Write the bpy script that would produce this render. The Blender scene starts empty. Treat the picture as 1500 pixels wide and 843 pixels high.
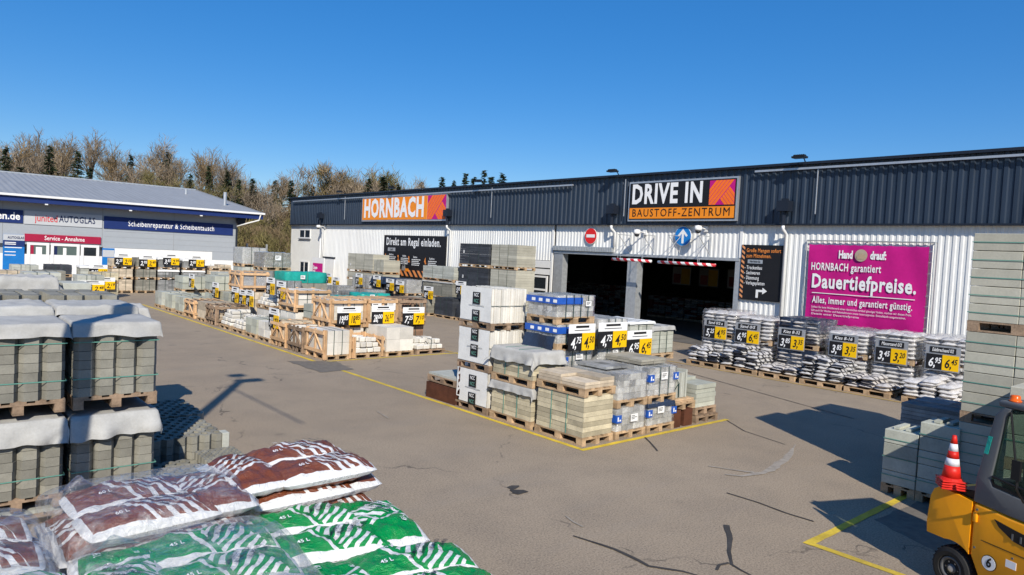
import bpy, math, random
from math import sin, cos, pi, radians, sqrt, atan2, hypot, exp
from mathutils import Vector, Matrix, noise as mnoise
random.seed(7)
sc = bpy.context.scene
COL = sc.collection
R = random.Random(11)

# ------------------------------------------------------------------ materials
def new_mat(name):
    m = bpy.data.materials.new(name); m.use_nodes = True
    nt = m.node_tree; nt.nodes.clear()
    out = nt.nodes.new('ShaderNodeOutputMaterial')
    b = nt.nodes.new('ShaderNodeBsdfPrincipled')
    nt.links.new(b.outputs[0], out.inputs[0])
    return m, nt, b, out
def N(nt, t, **kw):
    n = nt.nodes.new(t)
    for k, v in kw.items():
        if k in n.inputs.keys(): n.inputs[k].default_value = v
        else: setattr(n, k, v)
    return n
def L(nt, a, b): nt.links.new(a, b)
def mathn(nt, op, a, b=None, c=None):
    n = nt.nodes.new('ShaderNodeMath'); n.operation = op
    for i, x in enumerate((a, b, c)):
        if x is None: continue
        if isinstance(x, (int, float)): n.inputs[i].default_value = x
        else: nt.links.new(x, n.inputs[i])
    return n.outputs[0]
def mixc(nt, f, a, b, mode='MIX'):
    n = nt.nodes.new('ShaderNodeMix'); n.data_type = 'RGBA'; n.blend_type = mode
    for s, x in ((n.inputs[0], f), (n.inputs[6], a), (n.inputs[7], b)):
        if isinstance(x, (int, float)): s.default_value = x
        elif isinstance(x, tuple): s.default_value = (*x[:3], 1)
        else: nt.links.new(x, s)
    return n.outputs[2]
def ramp(nt, f, p0, p1):
    n = nt.nodes.new('ShaderNodeMapRange'); n.inputs[1].default_value = p0; n.inputs[2].default_value = p1
    nt.links.new(f, n.inputs[0]); return n.outputs[0]
def coords(nt, world=False):
    if world:
        return nt.nodes.new('ShaderNodeNewGeometry').outputs['Position']
    return nt.nodes.new('ShaderNodeTexCoord').outputs['Object']
def noise(nt, co, scale, detail=4, rough=.55, dist=0):
    n = nt.nodes.new('ShaderNodeTexNoise'); n.inputs['Scale'].default_value = scale
    n.inputs['Detail'].default_value = detail; n.inputs['Roughness'].default_value = rough
    n.inputs['Distortion'].default_value = dist
    nt.links.new(co, n.inputs['Vector']); return n.outputs[0]
def bump(nt, b, h, strength=.3, dist=.02):
    n = nt.nodes.new('ShaderNodeBump'); n.inputs['Strength'].default_value = strength
    n.inputs['Distance'].default_value = dist
    nt.links.new(h, n.inputs['Height']); nt.links.new(n.outputs[0], b.inputs['Normal'])

def M(name, col, rough=.7, var=.12, nscale=6, bmp=.15, bdist=.01, metal=0, tone=.0, spec=.3, grime=0, stretch=None, objvar=.0):
    """coloured surface with two scales of mottling, per-face tone attribute and bump"""
    m, nt, b, out = new_mat(name)
    co = coords(nt, True)
    if stretch:
        mp = N(nt, 'ShaderNodeMapping'); mp.inputs['Scale'].default_value = stretch
        L(nt, co, mp.inputs[0]); co = mp.outputs[0]
    n1 = noise(nt, co, nscale, 5); n2 = noise(nt, co, nscale*9, 3)
    f = mathn(nt, 'ADD', mathn(nt, 'MULTIPLY', n1, .65), mathn(nt, 'MULTIPLY', n2, .35))
    f = ramp(nt, f, .3, .7)
    dark = tuple(c*(1-var*1.6) for c in col); light = tuple(min(1, c*(1+var)) for c in col)
    c = mixc(nt, f, dark, light)
    if tone:
        at = N(nt, 'ShaderNodeAttribute', attribute_name='tone')
        k = mathn(nt, 'ADD', mathn(nt, 'MULTIPLY', at.outputs['Fac'], tone), 1.0)
        cc = N(nt, 'ShaderNodeCombineColor')
        for i in range(3): L(nt, k, cc.inputs[i])
        c = mixc(nt, 1.0, c, cc.outputs[0], 'MULTIPLY')
    if grime:
        g = noise(nt, coords(nt, True), .7, 6, .7)
        c = mixc(nt, mathn(nt, 'MULTIPLY', ramp(nt, g, .45, .75), grime), c, (.09, .075, .06))
    L(nt, c, b.inputs['Base Color'])
    b.inputs['Roughness'].default_value = rough; b.inputs['Metallic'].default_value = metal
    b.inputs['Specular IOR Level'].default_value = spec
    if bmp: bump(nt, b, n2, bmp, bdist)
    return m

MT = {}
MT['pal_new'] = M('pallet_wood', (.46, .32, .19), .8, .3, 5, .3, tone=.25)
MT['pal_old'] = M('weathered_pallet_wood', (.30, .21, .14), .85, .35, 5, .3, tone=.3)
MT['crate_wood'] = M('crate_wood', (.62, .40, .22), .75, .2, 6, .2, tone=.25)
MT['conc'] = M('grey_concrete', (.25, .24, .20), .92, .16, 7, .5, .004, tone=.22)
MT['conc_lt'] = M('light_concrete', (.42, .43, .38), .9, .12, 5, .4, .004, tone=.18)
MT['aac'] = M('aerated_block', (.43, .415, .34), .95, .1, 4, .4, .003, tone=.16)
MT['green_slab'] = M('greenish_slab', (.43, .44, .37), .85, .15, 4, .3, .004, tone=.2)
MT['beige'] = M('beige_slab', (.55, .46, .34), .85, .18, 6, .3, .004, tone=.25)
MT['taupe'] = M('taupe_slab', (.33, .31, .255), .9, .15, 4, .3, .004, tone=.2)
MT['sand'] = M('sandstone_slab', (.52, .46, .32), .88, .2, 5, .4, .005, tone=.28)
MT['white_st'] = M('white_stone', (.68, .65, .58), .8, .1, 4, .3, .004, tone=.16)
MT['grey_st'] = M('grey_stone', (.26, .265, .26), .85, .25, 6, .4, .005, tone=.35)
MT['dark_st'] = M('anthracite_slab', (.045, .05, .06), .7, .25, 5, .3, .004, tone=.3)
MT['red_st'] = M('reddish_stone', (.33, .2, .13), .85, .25, 5, .3, tone=.3)
MT['brick_grey'] = M('film_grey_brick', (.50, .50, .47), .6, .3, 7, .3, tone=.4)
MT['rust'] = M('rusty_steel', (.10, .035, .018), .8, .3, 5, .3)
MT['strap_g'] = M('green_strap', (.12, .30, .24), .4, .05, 5, 0)
MT['strap_dk'] = M('dark_strap', (.03, .06, .05), .4, .05, 5, 0)
MT['white_cloth'] = M('white_printed_cloth', (.75, .75, .72), .8, .08, 3, .3, .01)
MT['fleece'] = M('grey_fleece', (.44, .435, .41), .95, .1, 5, .35, .01, grime=.35)
MT['paper'] = M('paper', (.8, .8, .78), .7, .03, 3, 0)
MT['blk'] = M('black_print', (.012, .012, .014), .55, .1, 3, 0)
MT['yel'] = M('yellow_print', (.85, .50, .0), .5, .04, 3, 0)
MT['wht'] = M('white_print', (.82, .82, .80), .5, .03, 3, 0)
MT['txt_w'] = M('white_lettering', (.85, .85, .84), .5, .02, 3, 0)
MT['txt_k'] = M('black_lettering', (.01, .01, .012), .5, .02, 3, 0)
MT['txt_o'] = M('orange_lettering', (.85, .28, .06), .5, .03, 3, 0)
MT['orange'] = M('orange_board', (.88, .27, .015), .5, .04, 2, 0)
MT['coral'] = M('coral_stripe', (.92, .17, .02), .5, .04, 2, 0)
MT['magenta'] = M('magenta_print', (.52, .008, .20), .55, .08, 1.2, .1, .02)
MT['alu'] = M('aluminium', (.55, .56, .57), .35, .1, 4, 0, metal=.6)
MT['galv'] = M('galvanised_steel', (.50, .52, .53), .45, .15, 8, .05, metal=.5)
MT['wall_w'] = M('white_wall_sheet', (.80, .80, .77), .45, .07, 1.1, .03, spec=.4, grime=.12, stretch=(1, 2.6, .12))
MT['wall_f'] = M('fine_ribbed_wall', (.66, .66, .63), .5, .05, .8, .03, spec=.4, grime=.1)
MT['navy'] = M('dark_blue_sheet', (.022, .035, .058), .38, .22, 1.3, .03, spec=.5, stretch=(1, 2.2, .15))
MT['navy_trim'] = M('dark_blue_trim', (.015, .02, .032), .4, .1, 2, 0)
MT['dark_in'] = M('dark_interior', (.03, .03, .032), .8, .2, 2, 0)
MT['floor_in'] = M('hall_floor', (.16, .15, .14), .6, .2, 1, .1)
MT['lb_wall'] = M('grey_blue_panel', (.36, .39, .42), .5, .05, .7, .02, grime=.08)
MT['lb_roof'] = M('grey_roof_sheet', (.29, .30, .31), .6, .08, .9, .03, stretch=(3, .4, 1))
MT['lb_blue'] = M('navy_board', (.012, .03, .14), .5, .08, 2, 0)
MT['lb_mid'] = M('bright_blue_board', (.01, .17, .50), .5, .1, 2, 0)
MT['lb_lite'] = M('pale_grey_board', (.50, .52, .54), .5, .04, 2, 0)
MT['lb_red'] = M('red_board', (.36, .012, .05), .5, .06, 2, 0)
MT['txt_red'] = M('red_lettering', (.6, .03, .04), .5, .03, 2, 0)
MT['txt_navy'] = M('navy_lettering', (.01, .02, .08), .5, .03, 2, 0)
MT['frame_w'] = M('white_window_frame', (.78, .78, .76), .4, .04, 3, 0)
MT['linepaint'] = M('yellow_road_paint', (.70, .50, .05), .8, .22, 3, .2, .003, grime=.5)
MT['lineora'] = M('worn_yellow_paint', (.50, .33, .10), .85, .25, 3, .2, .003, grime=.5)
MT['tar'] = M('bitumen_seam', (.06, .055, .05), .8, .3, 5, .2)
MT['patch'] = M('darker_asphalt_patch', (.17, .15, .125), .95, .2, 8, .4, .004)
MT['scrape'] = M('pale_scrape', (.34, .30, .25), .95, .2, 8, .3, .003)
MT['rubber'] = M('black_rubber', (.018, .018, .018), .75, .2, 8, .2)
MT['flyel'] = M('orange_yellow_paint', (.97, .37, .004), .33, .05, 2, .02, spec=.5, grime=.10)
MT['flgrey'] = M('dark_grey_paint', (.115, .12, .125), .4, .08, 3, .03)
MT['flblack'] = M('black_plastic', (.012, .012, .013), .45, .1, 4, .05)
MT['rim'] = M('grey_rim', (.12, .12, .12), .5, .1, 4, 0)
MT['cone_r'] = M('cone_red', (.62, .02, .012), .45, .1, 6, .05)
MT['cone_w'] = M('cone_white', (.72, .72, .76), .35, .05, 6, 0)
MT['sig_red'] = M('sign_red', (.70, .02, .02), .4, .04, 3, 0)
MT['sig_blue'] = M('sign_blue', (.01, .19, .55), .4, .04, 3, 0)
MT['teal'] = M('teal_film', (.02, .36, .30), .35, .2, 3, .3, .03)
MT['film_blue'] = M('blue_printed_film', (.02, .10, .45), .35, .15, 6, .2, .02)
MT['blue_tarp'] = M('dark_blue_tarp', (.02, .035, .07), .5, .25, 3, .3, .03)
MT['card'] = M('cardboard', (.45, .33, .22), .85, .12, 5, .1)
MT['bark'] = M('grey_brown_bark', (.16, .125, .095), .9, .3, 2, 0)
MT['bark_lt'] = M('pale_bark', (.27, .235, .20), .9, .25, 2, 0)
MT['twig'] = M('brown_twigs', (.23, .165, .09), .9, .3, .25, 0, tone=.35)
MT['twig_o'] = M('olive_twigs', (.17, .145, .055), .9, .3, .25, 0, tone=.35)
MT['twig_g'] = M('grey_twigs', (.25, .195, .135), .9, .25, .25, 0, tone=.3)
MT['needle'] = M('conifer_needles', (.045, .070, .028), .85, .4, .4, 0, tone=.5)
MT['beacon'] = M('orange_beacon', (.75, .12, .01), .25, .1, 5, 0)
MT['shade_w'] = M('shade_painted_white', (.16, .155, .15), .6, .2, 9, .2, tone=.4)  # hall shade is painted into these darker sack and board colours
MT['shade_red'] = M('shade_painted_red', (.10, .02, .018), .7, .2, 9, .2, tone=.3)
MT['shade_yel'] = M('shade_painted_yellow', (.28, .15, .01), .6, .1, 3, 0)
MT['bag_w'] = M('white_sack', (.62, .61, .59), .5, .14, 9, .4, .02, tone=.2)
MT['bag_red'] = M('red_sack', (.36, .05, .04), .6, .2, 9, .2)

def glass(name, col, rough=.05, alpha=.0):
    m, nt, b, out = new_mat(name)
    b.inputs['Base Color'].default_value = (*col, 1); b.inputs['Roughness'].default_value = rough
    b.inputs['Specular IOR Level'].default_value = .8
    if alpha:
        t = N(nt, 'ShaderNodeBsdfTransparent'); mx = N(nt, 'ShaderNodeMixShader', Fac=alpha)
        t.inputs[0].default_value = (.75, .85, .8, 1)
        L(nt, b.outputs[0], mx.inputs[1]); L(nt, t.outputs[0], mx.inputs[2]); L(nt, mx.outputs[0], out.inputs[0])
    return m
MT['glass'] = glass('dark_window_glass', (.02, .025, .03))
MT['glass_g'] = glass('window_glass_greenish', (.10, .14, .13))
MT['cabglass'] = glass('green_tinted_cab_glass', (.03, .07, .05), .04, .75)

def film(name, base_a=.12, tint=(.9, .9, .9), rough=.22, sc_=9, white=.35):
    """clear stretch film: mostly transparent, glossy wrinkles, milky folds"""
    m, nt, b, out = new_mat(name)
    co = coords(nt, True)
    w = noise(nt, co, sc_, 6, .65, 1.2); w2 = noise(nt, co, sc_*3.5, 4, .6, .5)
    f = ramp(nt, w, .5, .72)
    f = mathn(nt, 'ADD', mathn(nt, 'MULTIPLY', f, white), base_a)
    b.inputs['Base Color'].default_value = (*tint, 1); b.inputs['Roughness'].default_value = rough
    b.inputs['Specular IOR Level'].default_value = .9
    bump(nt, b, mathn(nt, 'ADD', w, mathn(nt, 'MULTIPLY', w2, .5)), .7, .04)
    t = N(nt, 'ShaderNodeBsdfTransparent'); t.inputs[0].default_value = (.99, .99, .99, 1)
    g = N(nt, 'ShaderNodeBsdfGlossy', Roughness=.10); g.inputs[0].default_value = (1, 1, 1, 1)
    bn = [n for n in nt.nodes if n.type == 'BUMP'][0]
    L(nt, bn.outputs[0], g.inputs['Normal'])
    mx0 = N(nt, 'ShaderNodeMixShader'); lw = N(nt, 'ShaderNodeLayerWeight', Blend=.5); L(nt, bn.outputs[0], lw.inputs['Normal'])
    fo = mathn(nt, 'ADD', mathn(nt, 'MULTIPLY', mathn(nt, 'POWER', lw.outputs['Facing'], 3.0), .5), .05)
    L(nt, fo, mx0.inputs[0]); L(nt, t.outputs[0], mx0.inputs[1]); L(nt, g.outputs[0], mx0.inputs[2])
    tl = N(nt, 'ShaderNodeBsdfTranslucent'); tl.inputs[0].default_value = (*tint, 1)
    ms = N(nt, 'ShaderNodeMixShader', Fac=.4); L(nt, b.outputs[0], ms.inputs[1]); L(nt, tl.outputs[0], ms.inputs[2])
    mx = N(nt, 'ShaderNodeMixShader'); L(nt, f, mx.inputs[0])
    L(nt, mx0.outputs[0], mx.inputs[1]); L(nt, ms.outputs[0], mx.inputs[2]); L(nt, mx.outputs[0], out.inputs[0])
    return m
MT['film'] = film('clear_stretch_film', .12, white=.65)
MT['film_t'] = film('thin_clear_film', .03, white=.42, sc_=6)
MT['film_m'] = film('milky_stretch_film', .42, white=.45)

# white / clear plastic sack with black printed bands (gravel and sand sacks)
def sack_mat(name, base, inkc, thr):
    m, nt, b, out = new_mat(name)
    co = coords(nt)
    sp = N(nt, 'ShaderNodeSeparateXYZ'); L(nt, co, sp.inputs[0])
    oi = N(nt, 'ShaderNodeObjectInfo')
    u = mathn(nt, 'ADD', mathn(nt, 'MULTIPLY', sp.outputs[0], 4.2), mathn(nt, 'MULTIPLY', oi.outputs['Random'], .9))
    fr = mathn(nt, 'FRACT', mathn(nt, 'ADD', u, 40.3))
    nz = noise(nt, co, 14, 3)
    ink = mathn(nt, 'GREATER_THAN', mathn(nt, 'ADD', fr, mathn(nt, 'MULTIPLY', nz, .3)), thr)
    n1 = ramp(nt, noise(nt, co, 30, 5), .3, .7)
    c = mixc(nt, n1, tuple(x*.6 for x in base), base)
    c = mixc(nt, ink, c, inkc)
    L(nt, c, b.inputs['Base Color']); b.inputs['Roughness'].default_value = .38
    bump(nt, b, noise(nt, co, 18, 5, .6, .8), .6, .02)
    return m
MT['sack_a'] = sack_mat('clear_gravel_sack', (.68, .64, .60), (.03, .03, .04), .86)
MT['sack_b'] = sack_mat('grey_sack_black_print', (.66, .65, .64), (.02, .022, .03), .80)
MT['sack_c'] = sack_mat('pale_wrapped_sack', (.74, .72, .70), (.10, .10, .11), 1.15)

# compost sack print: colour field, diagonal wavy white stripes, white border
def compost_mat(name, colr, flip):
    m, nt, b, out = new_mat(name)
    co = coords(nt); sp = N(nt, 'ShaderNodeSeparateXYZ'); L(nt, co, sp.inputs[0])
    x, y, z = sp.outputs
    nz = noise(nt, co, 3.5, 2)
    wob = mathn(nt, 'MULTIPLY', mathn(nt, 'SUBTRACT', nz, .5), .10)
    x2 = mathn(nt, 'ADD', x, wob)
    t = mathn(nt, 'ADD', mathn(nt, 'MULTIPLY', x2, 12.5), mathn(nt, 'MULTIPLY', y, 9.0*flip))
    t = mathn(nt, 'ADD', t, mathn(nt, 'MULTIPLY', mathn(nt, 'SINE', mathn(nt, 'MULTIPLY', y, 17.0)), .33))
    st = mathn(nt, 'GREATER_THAN', mathn(nt, 'FRACT', mathn(nt, 'ADD', t, 50.0)), .52)
    # stripe region: the right 62 percent, cut by a slanted edge
    edge = mathn(nt, 'ADD', x2, mathn(nt, 'MULTIPLY', y, .45))
    reg = mathn(nt, 'GREATER_THAN', edge, -.03)
    reg2 = mathn(nt, 'LESS_THAN', edge, .26)
    lin = mathn(nt, 'LESS_THAN', mathn(nt, 'ABSOLUTE', mathn(nt, 'ADD', edge, .085)), .016)
    w = mathn(nt, 'MAXIMUM', mathn(nt, 'MULTIPLY', mathn(nt, 'MULTIPLY', st, reg), reg2), lin)
    # border and underside are white
    ay = mathn(nt, 'ABSOLUTE', mathn(nt, 'ADD', y, wob)); ax = mathn(nt, 'ABSOLUTE', x)
    w = mathn(nt, 'MAXIMUM', w, mathn(nt, 'GREATER_THAN', ay, .195))
    w = mathn(nt, 'MAXIMUM', w, mathn(nt, 'GREATER_THAN', ax, .385))
    w = mathn(nt, 'MAXIMUM', w, mathn(nt, 'LESS_THAN', z, .008))
    under = mathn(nt, 'MULTIPLY', mathn(nt, 'LESS_THAN', z, -.035), mathn(nt, 'LESS_THAN', ax, .33))
    w = mathn(nt, 'SUBTRACT', w, under)
    # small print lines on the pale side band
    pr = mathn(nt, 'FRACT', mathn(nt, 'MULTIPLY', z, 70.0))
    pn = noise(nt, co, 120, 1)
    ink = mathn(nt, 'MULTIPLY', mathn(nt, 'GREATER_THAN', pr, .55), mathn(nt, 'GREATER_THAN', pn, .52))
    ink = mathn(nt, 'MULTIPLY', ink, mathn(nt, 'MULTIPLY', mathn(nt, 'LESS_THAN', mathn(nt, 'ABSOLUTE', mathn(nt, 'ADD', x, -.02)), .2), mathn(nt, 'LESS_THAN', mathn(nt, 'ABSOLUTE', mathn(nt, 'ADD', z, .012)), .018)))
    c = mixc(nt, w, colr, (.76, .76, .75))
    c = mixc(nt, mathn(nt, 'MULTIPLY', ink, .75), c, (.12, .10, .09))
    L(nt, c, b.inputs['Base Color']); b.inputs['Roughness'].default_value = .27
    b.inputs['Specular IOR Level'].default_value = .6
    mp = N(nt, 'ShaderNodeMapping'); mp.inputs['Scale'].default_value = (1, 2.2, 1); L(nt, co, mp.inputs[0])
    bump(nt, b, noise(nt, mp.outputs[0], 16, 7, .62, 1.6), .75, .03)
    return m
MT['compost_br'] = compost_mat('brown_compost_sack', (.20, .055, .022), 1)
MT['compost_gr'] = compost_mat('green_compost_sack', (.0, .27, .05), -1)

def asphalt():
    m, nt, b, out = new_mat('asphalt')
    co = coords(nt, True)
    n1 = noise(nt, co, .12, 6, .6); n2 = noise(nt, co, 1.1, 6, .65); n3 = noise(nt, co, 42, 3, .7); n4 = noise(nt, co, 160, 2, .7)
    c = mixc(nt, ramp(nt, n1, .3, .7), (.29, .228, .16), (.37, .295, .21))
    c = mixc(nt, mathn(nt, 'MULTIPLY', ramp(nt, n2, .42, .78), .35), c, (.125, .107, .09))
    g = mathn(nt, 'ADD', mathn(nt, 'MULTIPLY', n3, .55), mathn(nt, 'MULTIPLY', n4, .45))
    c = mixc(nt, mathn(nt, 'MULTIPLY', ramp(nt, g, .5, .64), .6), c, (.50, .42, .32))
    c = mixc(nt, mathn(nt, 'MULTIPLY', ramp(nt, g, .49, .38), .7), c, (.085, .07, .055))
    # swept streaks of dust
    mp = N(nt, 'ShaderNodeMapping'); mp.inputs['Rotation'].default_value = (0, 0, .6); mp.inputs['Scale'].default_value = (.25, 1.6, 1)
    L(nt, co, mp.inputs[0]); s = noise(nt, mp.outputs[0], .8, 6, .65)
    c = mixc(nt, mathn(nt, 'MULTIPLY', ramp(nt, s, .55, .78), .35), c, (.27, .235, .195))
    # oily drips
    v = N(nt, 'ShaderNodeTexVoronoi', Scale=.55); L(nt, co, v.inputs['Vector'])
    d = mathn(nt, 'ADD', v.outputs['Distance'], mathn(nt, 'MULTIPLY', n2, .22))
    c = mixc(nt, mathn(nt, 'MULTIPLY', ramp(nt, d, .20, .14), .45), c, (.06, .052, .045))
    # hairline cracks
    v2 = N(nt, 'ShaderNodeTexVoronoi', Scale=.16, feature='DISTANCE_TO_EDGE')
    wv = N(nt, 'ShaderNodeVectorMath', operation='ADD'); nn = N(nt, 'ShaderNodeTexNoise', Scale=1.4, Detail=4)
    L(nt, co, nn.inputs['Vector']); L(nt, co, wv.inputs[0]); L(nt, nn.outputs['Color'], wv.inputs[1]); L(nt, wv.outputs[0], v2.inputs['Vector'])
    cr = mathn(nt, 'MULTIPLY', mathn(nt, 'LESS_THAN', v2.outputs['Distance'], .0028), ramp(nt, n2, .45, .6))
    c = mixc(nt, mathn(nt, 'MULTIPLY', cr, .6), c, (.05, .045, .04))
    L(nt, c, b.inputs['Base Color']); b.inputs['Roughness'].default_value = .9; b.inputs['Specular IOR Level'].default_value = .25
    bump(nt, b, g, .55, .006)
    return m
MT['asphalt'] = asphalt()
def hillmat():
    m, nt, b, out = new_mat('hill_scrub')
    co = coords(nt, True)
    n1 = noise(nt, co, .12, 6, .7); n2 = noise(nt, co, 1.5, 5, .7)
    c = mixc(nt, ramp(nt, n1, .35, .65), (.11, .075, .04), (.17, .13, .07))
    c = mixc(nt, ramp(nt, n2, .4, .7), c, (.055, .045, .028))
    L(nt, c, b.inputs['Base Color']); b.inputs['Roughness'].default_value = .95
    bump(nt, b, n2, 1, .6)
    return m
MT['hill'] = hillmat()
def hazard(name, a, c2, freq, ang):
    m, nt, b, out = new_mat(name)
    co = coords(nt); sp = N(nt, 'ShaderNodeSeparateXYZ'); L(nt, co, sp.inputs[0])
    t = mathn(nt, 'ADD', mathn(nt, 'MULTIPLY', sp.outputs[0], freq), mathn(nt, 'MULTIPLY', sp.outputs[2], ang))
    f = mathn(nt, 'GREATER_THAN', mathn(nt, 'FRACT', mathn(nt, 'ADD', t, 60)), .5)
    L(nt, mixc(nt, f, a, c2), b.inputs['Base Color']); b.inputs['Roughness'].default_value = .5
    return m
MT['haz_o'] = hazard('black_orange_hazard_stripes', (.012, .012, .014), (.72, .26, .08), 1.9, 1.9)
MT['haz_o2'] = hazard('small_black_orange_stripes', (.012, .012, .014), (.72, .30, .12), 4, 5.5)
MT['haz_r'] = hazard('red_white_stripes', (.55, .015, .03), (.8, .8, .8), 2.6, 2.6)

# ------------------------------------------------------------------ mesh builder
class MB:
    def __init__(s): s.v = []; s.f = []; s.mi = []; s.t = []; s.sm = False
    def add(s, vs, fs, mi=0, tone=None):
        o = len(s.v); s.v += [tuple(v) for v in vs]; t = R.uniform(-1, 1) if tone is None else tone
        for f in fs: s.f.append(tuple(i+o for i in f)); s.mi.append(mi); s.t.append(t)
    def box(s, x0, x1, y0, y1, z0, z1, mi=0, tone=None, rot=0, ch=0):
        if ch:
            cx, cy = (x0+x1)/2, (y0+y1)/2
            vs = []; fs = []
            for z, k in ((z0, ch), (z0+ch, 0), (z1-ch, 0), (z1, ch)):
                for (a, b_) in ((x0+ch, y0+k), (x1-ch, y0+k), (x1-k, y0+ch), (x1-k, y1-ch), (x1-ch, y1-k), (x0+ch, y1-k), (x0+k, y1-ch), (x0+k, y0+ch)):
                    vs.append((a, b_, z))
            for j in range(3):
                for i in range(8):
                    fs.append((j*8+i, j*8+(i+1) % 8, j*8+8+(i+1) % 8, j*8+8+i))
            fs.append(tuple(range(7, -1, -1))); fs.append(tuple(range(24, 32)))
        else:
            vs = [(x0, y0, z0), (x1, y0, z0), (x1, y1, z0), (x0, y1, z0), (x0, y0, z1), (x1, y0, z1), (x1, y1, z1), (x0, y1, z1)]
            fs = [(0, 3, 2, 1), (4, 5, 6, 7), (0, 1, 5, 4), (1, 2, 6, 5), (2, 3, 7, 6), (3, 0, 4, 7)]
        if rot:
            cx, cy = (x0+x1)/2, (y0+y1)/2; c, n = cos(rot), sin(rot)
            vs = [(cx+(x-cx)*c-(y-cy)*n, cy+(x-cx)*n+(y-cy)*c, z) for x, y, z in vs]
        s.add(vs, fs, mi, tone); return s
    def tube(s, pts, r, n=6, mi=0, cap=True, tone=None):
        pts = [Vector(p) for p in pts]; rs = r if isinstance(r, (list, tuple)) else [r]*len(pts)
        vs = []; fs = []
        for i, p in enumerate(pts):
            d = (pts[min(i+1, len(pts)-1)]-pts[max(i-1, 0)]).normalized()
            a = d.orthogonal().normalized() if i == 0 else (a - d*a.dot(d)).normalized()
            b_ = d.cross(a)
            for k in range(n):
                q = p+(a*cos(2*pi*k/n)+b_*sin(2*pi*k/n))*rs[i]; vs.append(q)
        for i in range(len(pts)-1):
            for k in range(n): fs.append((i*n+k, i*n+(k+1) % n, (i+1)*n+(k+1) % n, (i+1)*n+k))
        if cap: fs.append(tuple(range(n-1, -1, -1))); fs.append(tuple(range((len(pts)-1)*n, len(pts)*n)))
        s.add(vs, fs, mi, tone); return s
    def lathe(s, prof, n=20, c=(0, 0, 0), axis='z', mi=0):
        vs = []; fs = []
        for (r, z) in prof:
            for k in range(n):
                a = 2*pi*k/n; p = (r*cos(a), r*sin(a), z)
                if axis == 'y': p = (p[0], p[2], p[1])
                vs.append((p[0]+c[0], p[1]+c[1], p[2]+c[2]))
        for i in range(len(prof)-1):
            for k in range(n): fs.append((i*n+k, i*n+(k+1) % n, (i+1)*n+(k+1) % n, (i+1)*n+k))
        fs.append(tuple(range(n-1, -1, -1))); fs.append(tuple(range((len(prof)-1)*n, len(prof)*n)))
        s.add(vs, fs, mi); return s
    def prism(s, poly, z0, z1, mi=0, tone=None):
        n = len(poly); vs = [(x, y, z0) for x, y in poly]+[(x, y, z1) for x, y in poly]
        fs = [tuple(range(n-1, -1, -1)), tuple(range(n, 2*n))]+[(i, (i+1) % n, n+(i+1) % n, n+i) for i in range(n)]
        s.add(vs, fs, mi, tone); return s
    def panel(s, poly, y0, y1, mi=0):      # outline in x,z extruded along y
        n = len(poly); vs = [(x, y0, z) for x, z in poly]+[(x, y1, z) for x, z in poly]
        fs = [tuple(range(n)), tuple(range(2*n-1, n-1, -1))]+[(i, n+i, n+(i+1) % n, (i+1) % n) for i in range(n)]
        s.add(vs, fs, mi); return s
    def mesh(s, name, mats, smooth=False):
        me = bpy.data.meshes.new(name); me.from_pydata(s.v, [], s.f)
        for m in (mats if isinstance(mats, (list, tuple)) else [mats]): me.materials.append(m)
        me.polygons.foreach_set('material_index', s.mi)
        at = me.attributes.new('tone', 'FLOAT', 'FACE'); at.data.foreach_set('value', s.t)
        if smooth: me.polygons.foreach_set('use_smooth', [True]*len(me.polygons))
        me.update(); return me
    def build(s, name, mats, parent=None, smooth=False, loc=None, rotz=0):
        return place(name, s.mesh(name, mats, smooth), parent, loc, rotz)
def place(name, me, parent=None, loc=None, rotz=0):
    o = bpy.data.objects.new(name, me); COL.objects.link(o)
    if parent is not None: o.parent = parent
    if loc is not None: o.location = loc
    if rotz: o.rotation_euler = (0, 0, rotz)
    return o
def tag(o, label, cat, group=None):
    o['label'] = label; o['category'] = cat
    if group: o['group'] = group
    return o
def thing(name, label, cat, loc=(0, 0, 0), rotz=0, group=None):
    o = bpy.data.objects.new(name, None); COL.objects.link(o); o.location = loc; o.rotation_euler = (0, 0, rotz)
    o.empty_display_size = .1
    return tag(o, label, cat, group)
def struct(o): o['kind'] = 'structure'; return o

# ------------------------------------------------------------------ lettering (mesh text in local x,z, facing -y)
_tc = {}
def text_mesh(s, size=1., bold=0., sx=1., shear=0., align='CENTER', spacing=1.):
    key = (s, size, bold, sx, shear, align, spacing)
    if key in _tc: return _tc[key]
    cu = bpy.data.curves.new('t', 'FONT'); cu.body = s; cu.size = 1; cu.offset = bold; cu.shear = shear
    cu.align_x = align; cu.align_y = 'CENTER'; cu.resolution_u = 2; cu.space_character = spacing; cu.fill_mode = 'FRONT'
    o = bpy.data.objects.new('t', cu); COL.objects.link(o)
    dg = bpy.context.evaluated_depsgraph_get(); me = bpy.data.meshes.new_from_object(o.evaluated_get(dg))
    bpy.data.objects.remove(o); bpy.data.curves.remove(cu)
    me2 = bpy.data.meshes.new('lettering')
    vs = [(v.co.x*size*sx, 0, v.co.y*size) for v in me.vertices]
    me2.from_pydata(vs, [], [tuple(p.vertices) for p in me.polygons]); bpy.data.meshes.remove(me)
    _tc[key] = me2; return me2
_tm = {}
def text(s, parent, x, z, y, size, mat, bold=.02, sx=.8, shear=0., align='CENTER', spacing=1., name='lettering', rot=0, fitw=None):
    me = text_mesh(s, size, bold, sx, shear, align, spacing)
    k = (me.name, mat.name)
    if k not in _tm:
        m2 = me.copy(); m2.materials.clear(); m2.materials.append(mat); _tm[k] = m2
    o = place(name, _tm[k], parent, (x, y, z))
    if rot: o.rotation_euler = (0, rot, 0)
    if fitw:
        xs = [v.co.x for v in me.vertices]; o.scale = (fitw/(max(xs)-min(xs)), 1, 1)
    return o
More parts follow.
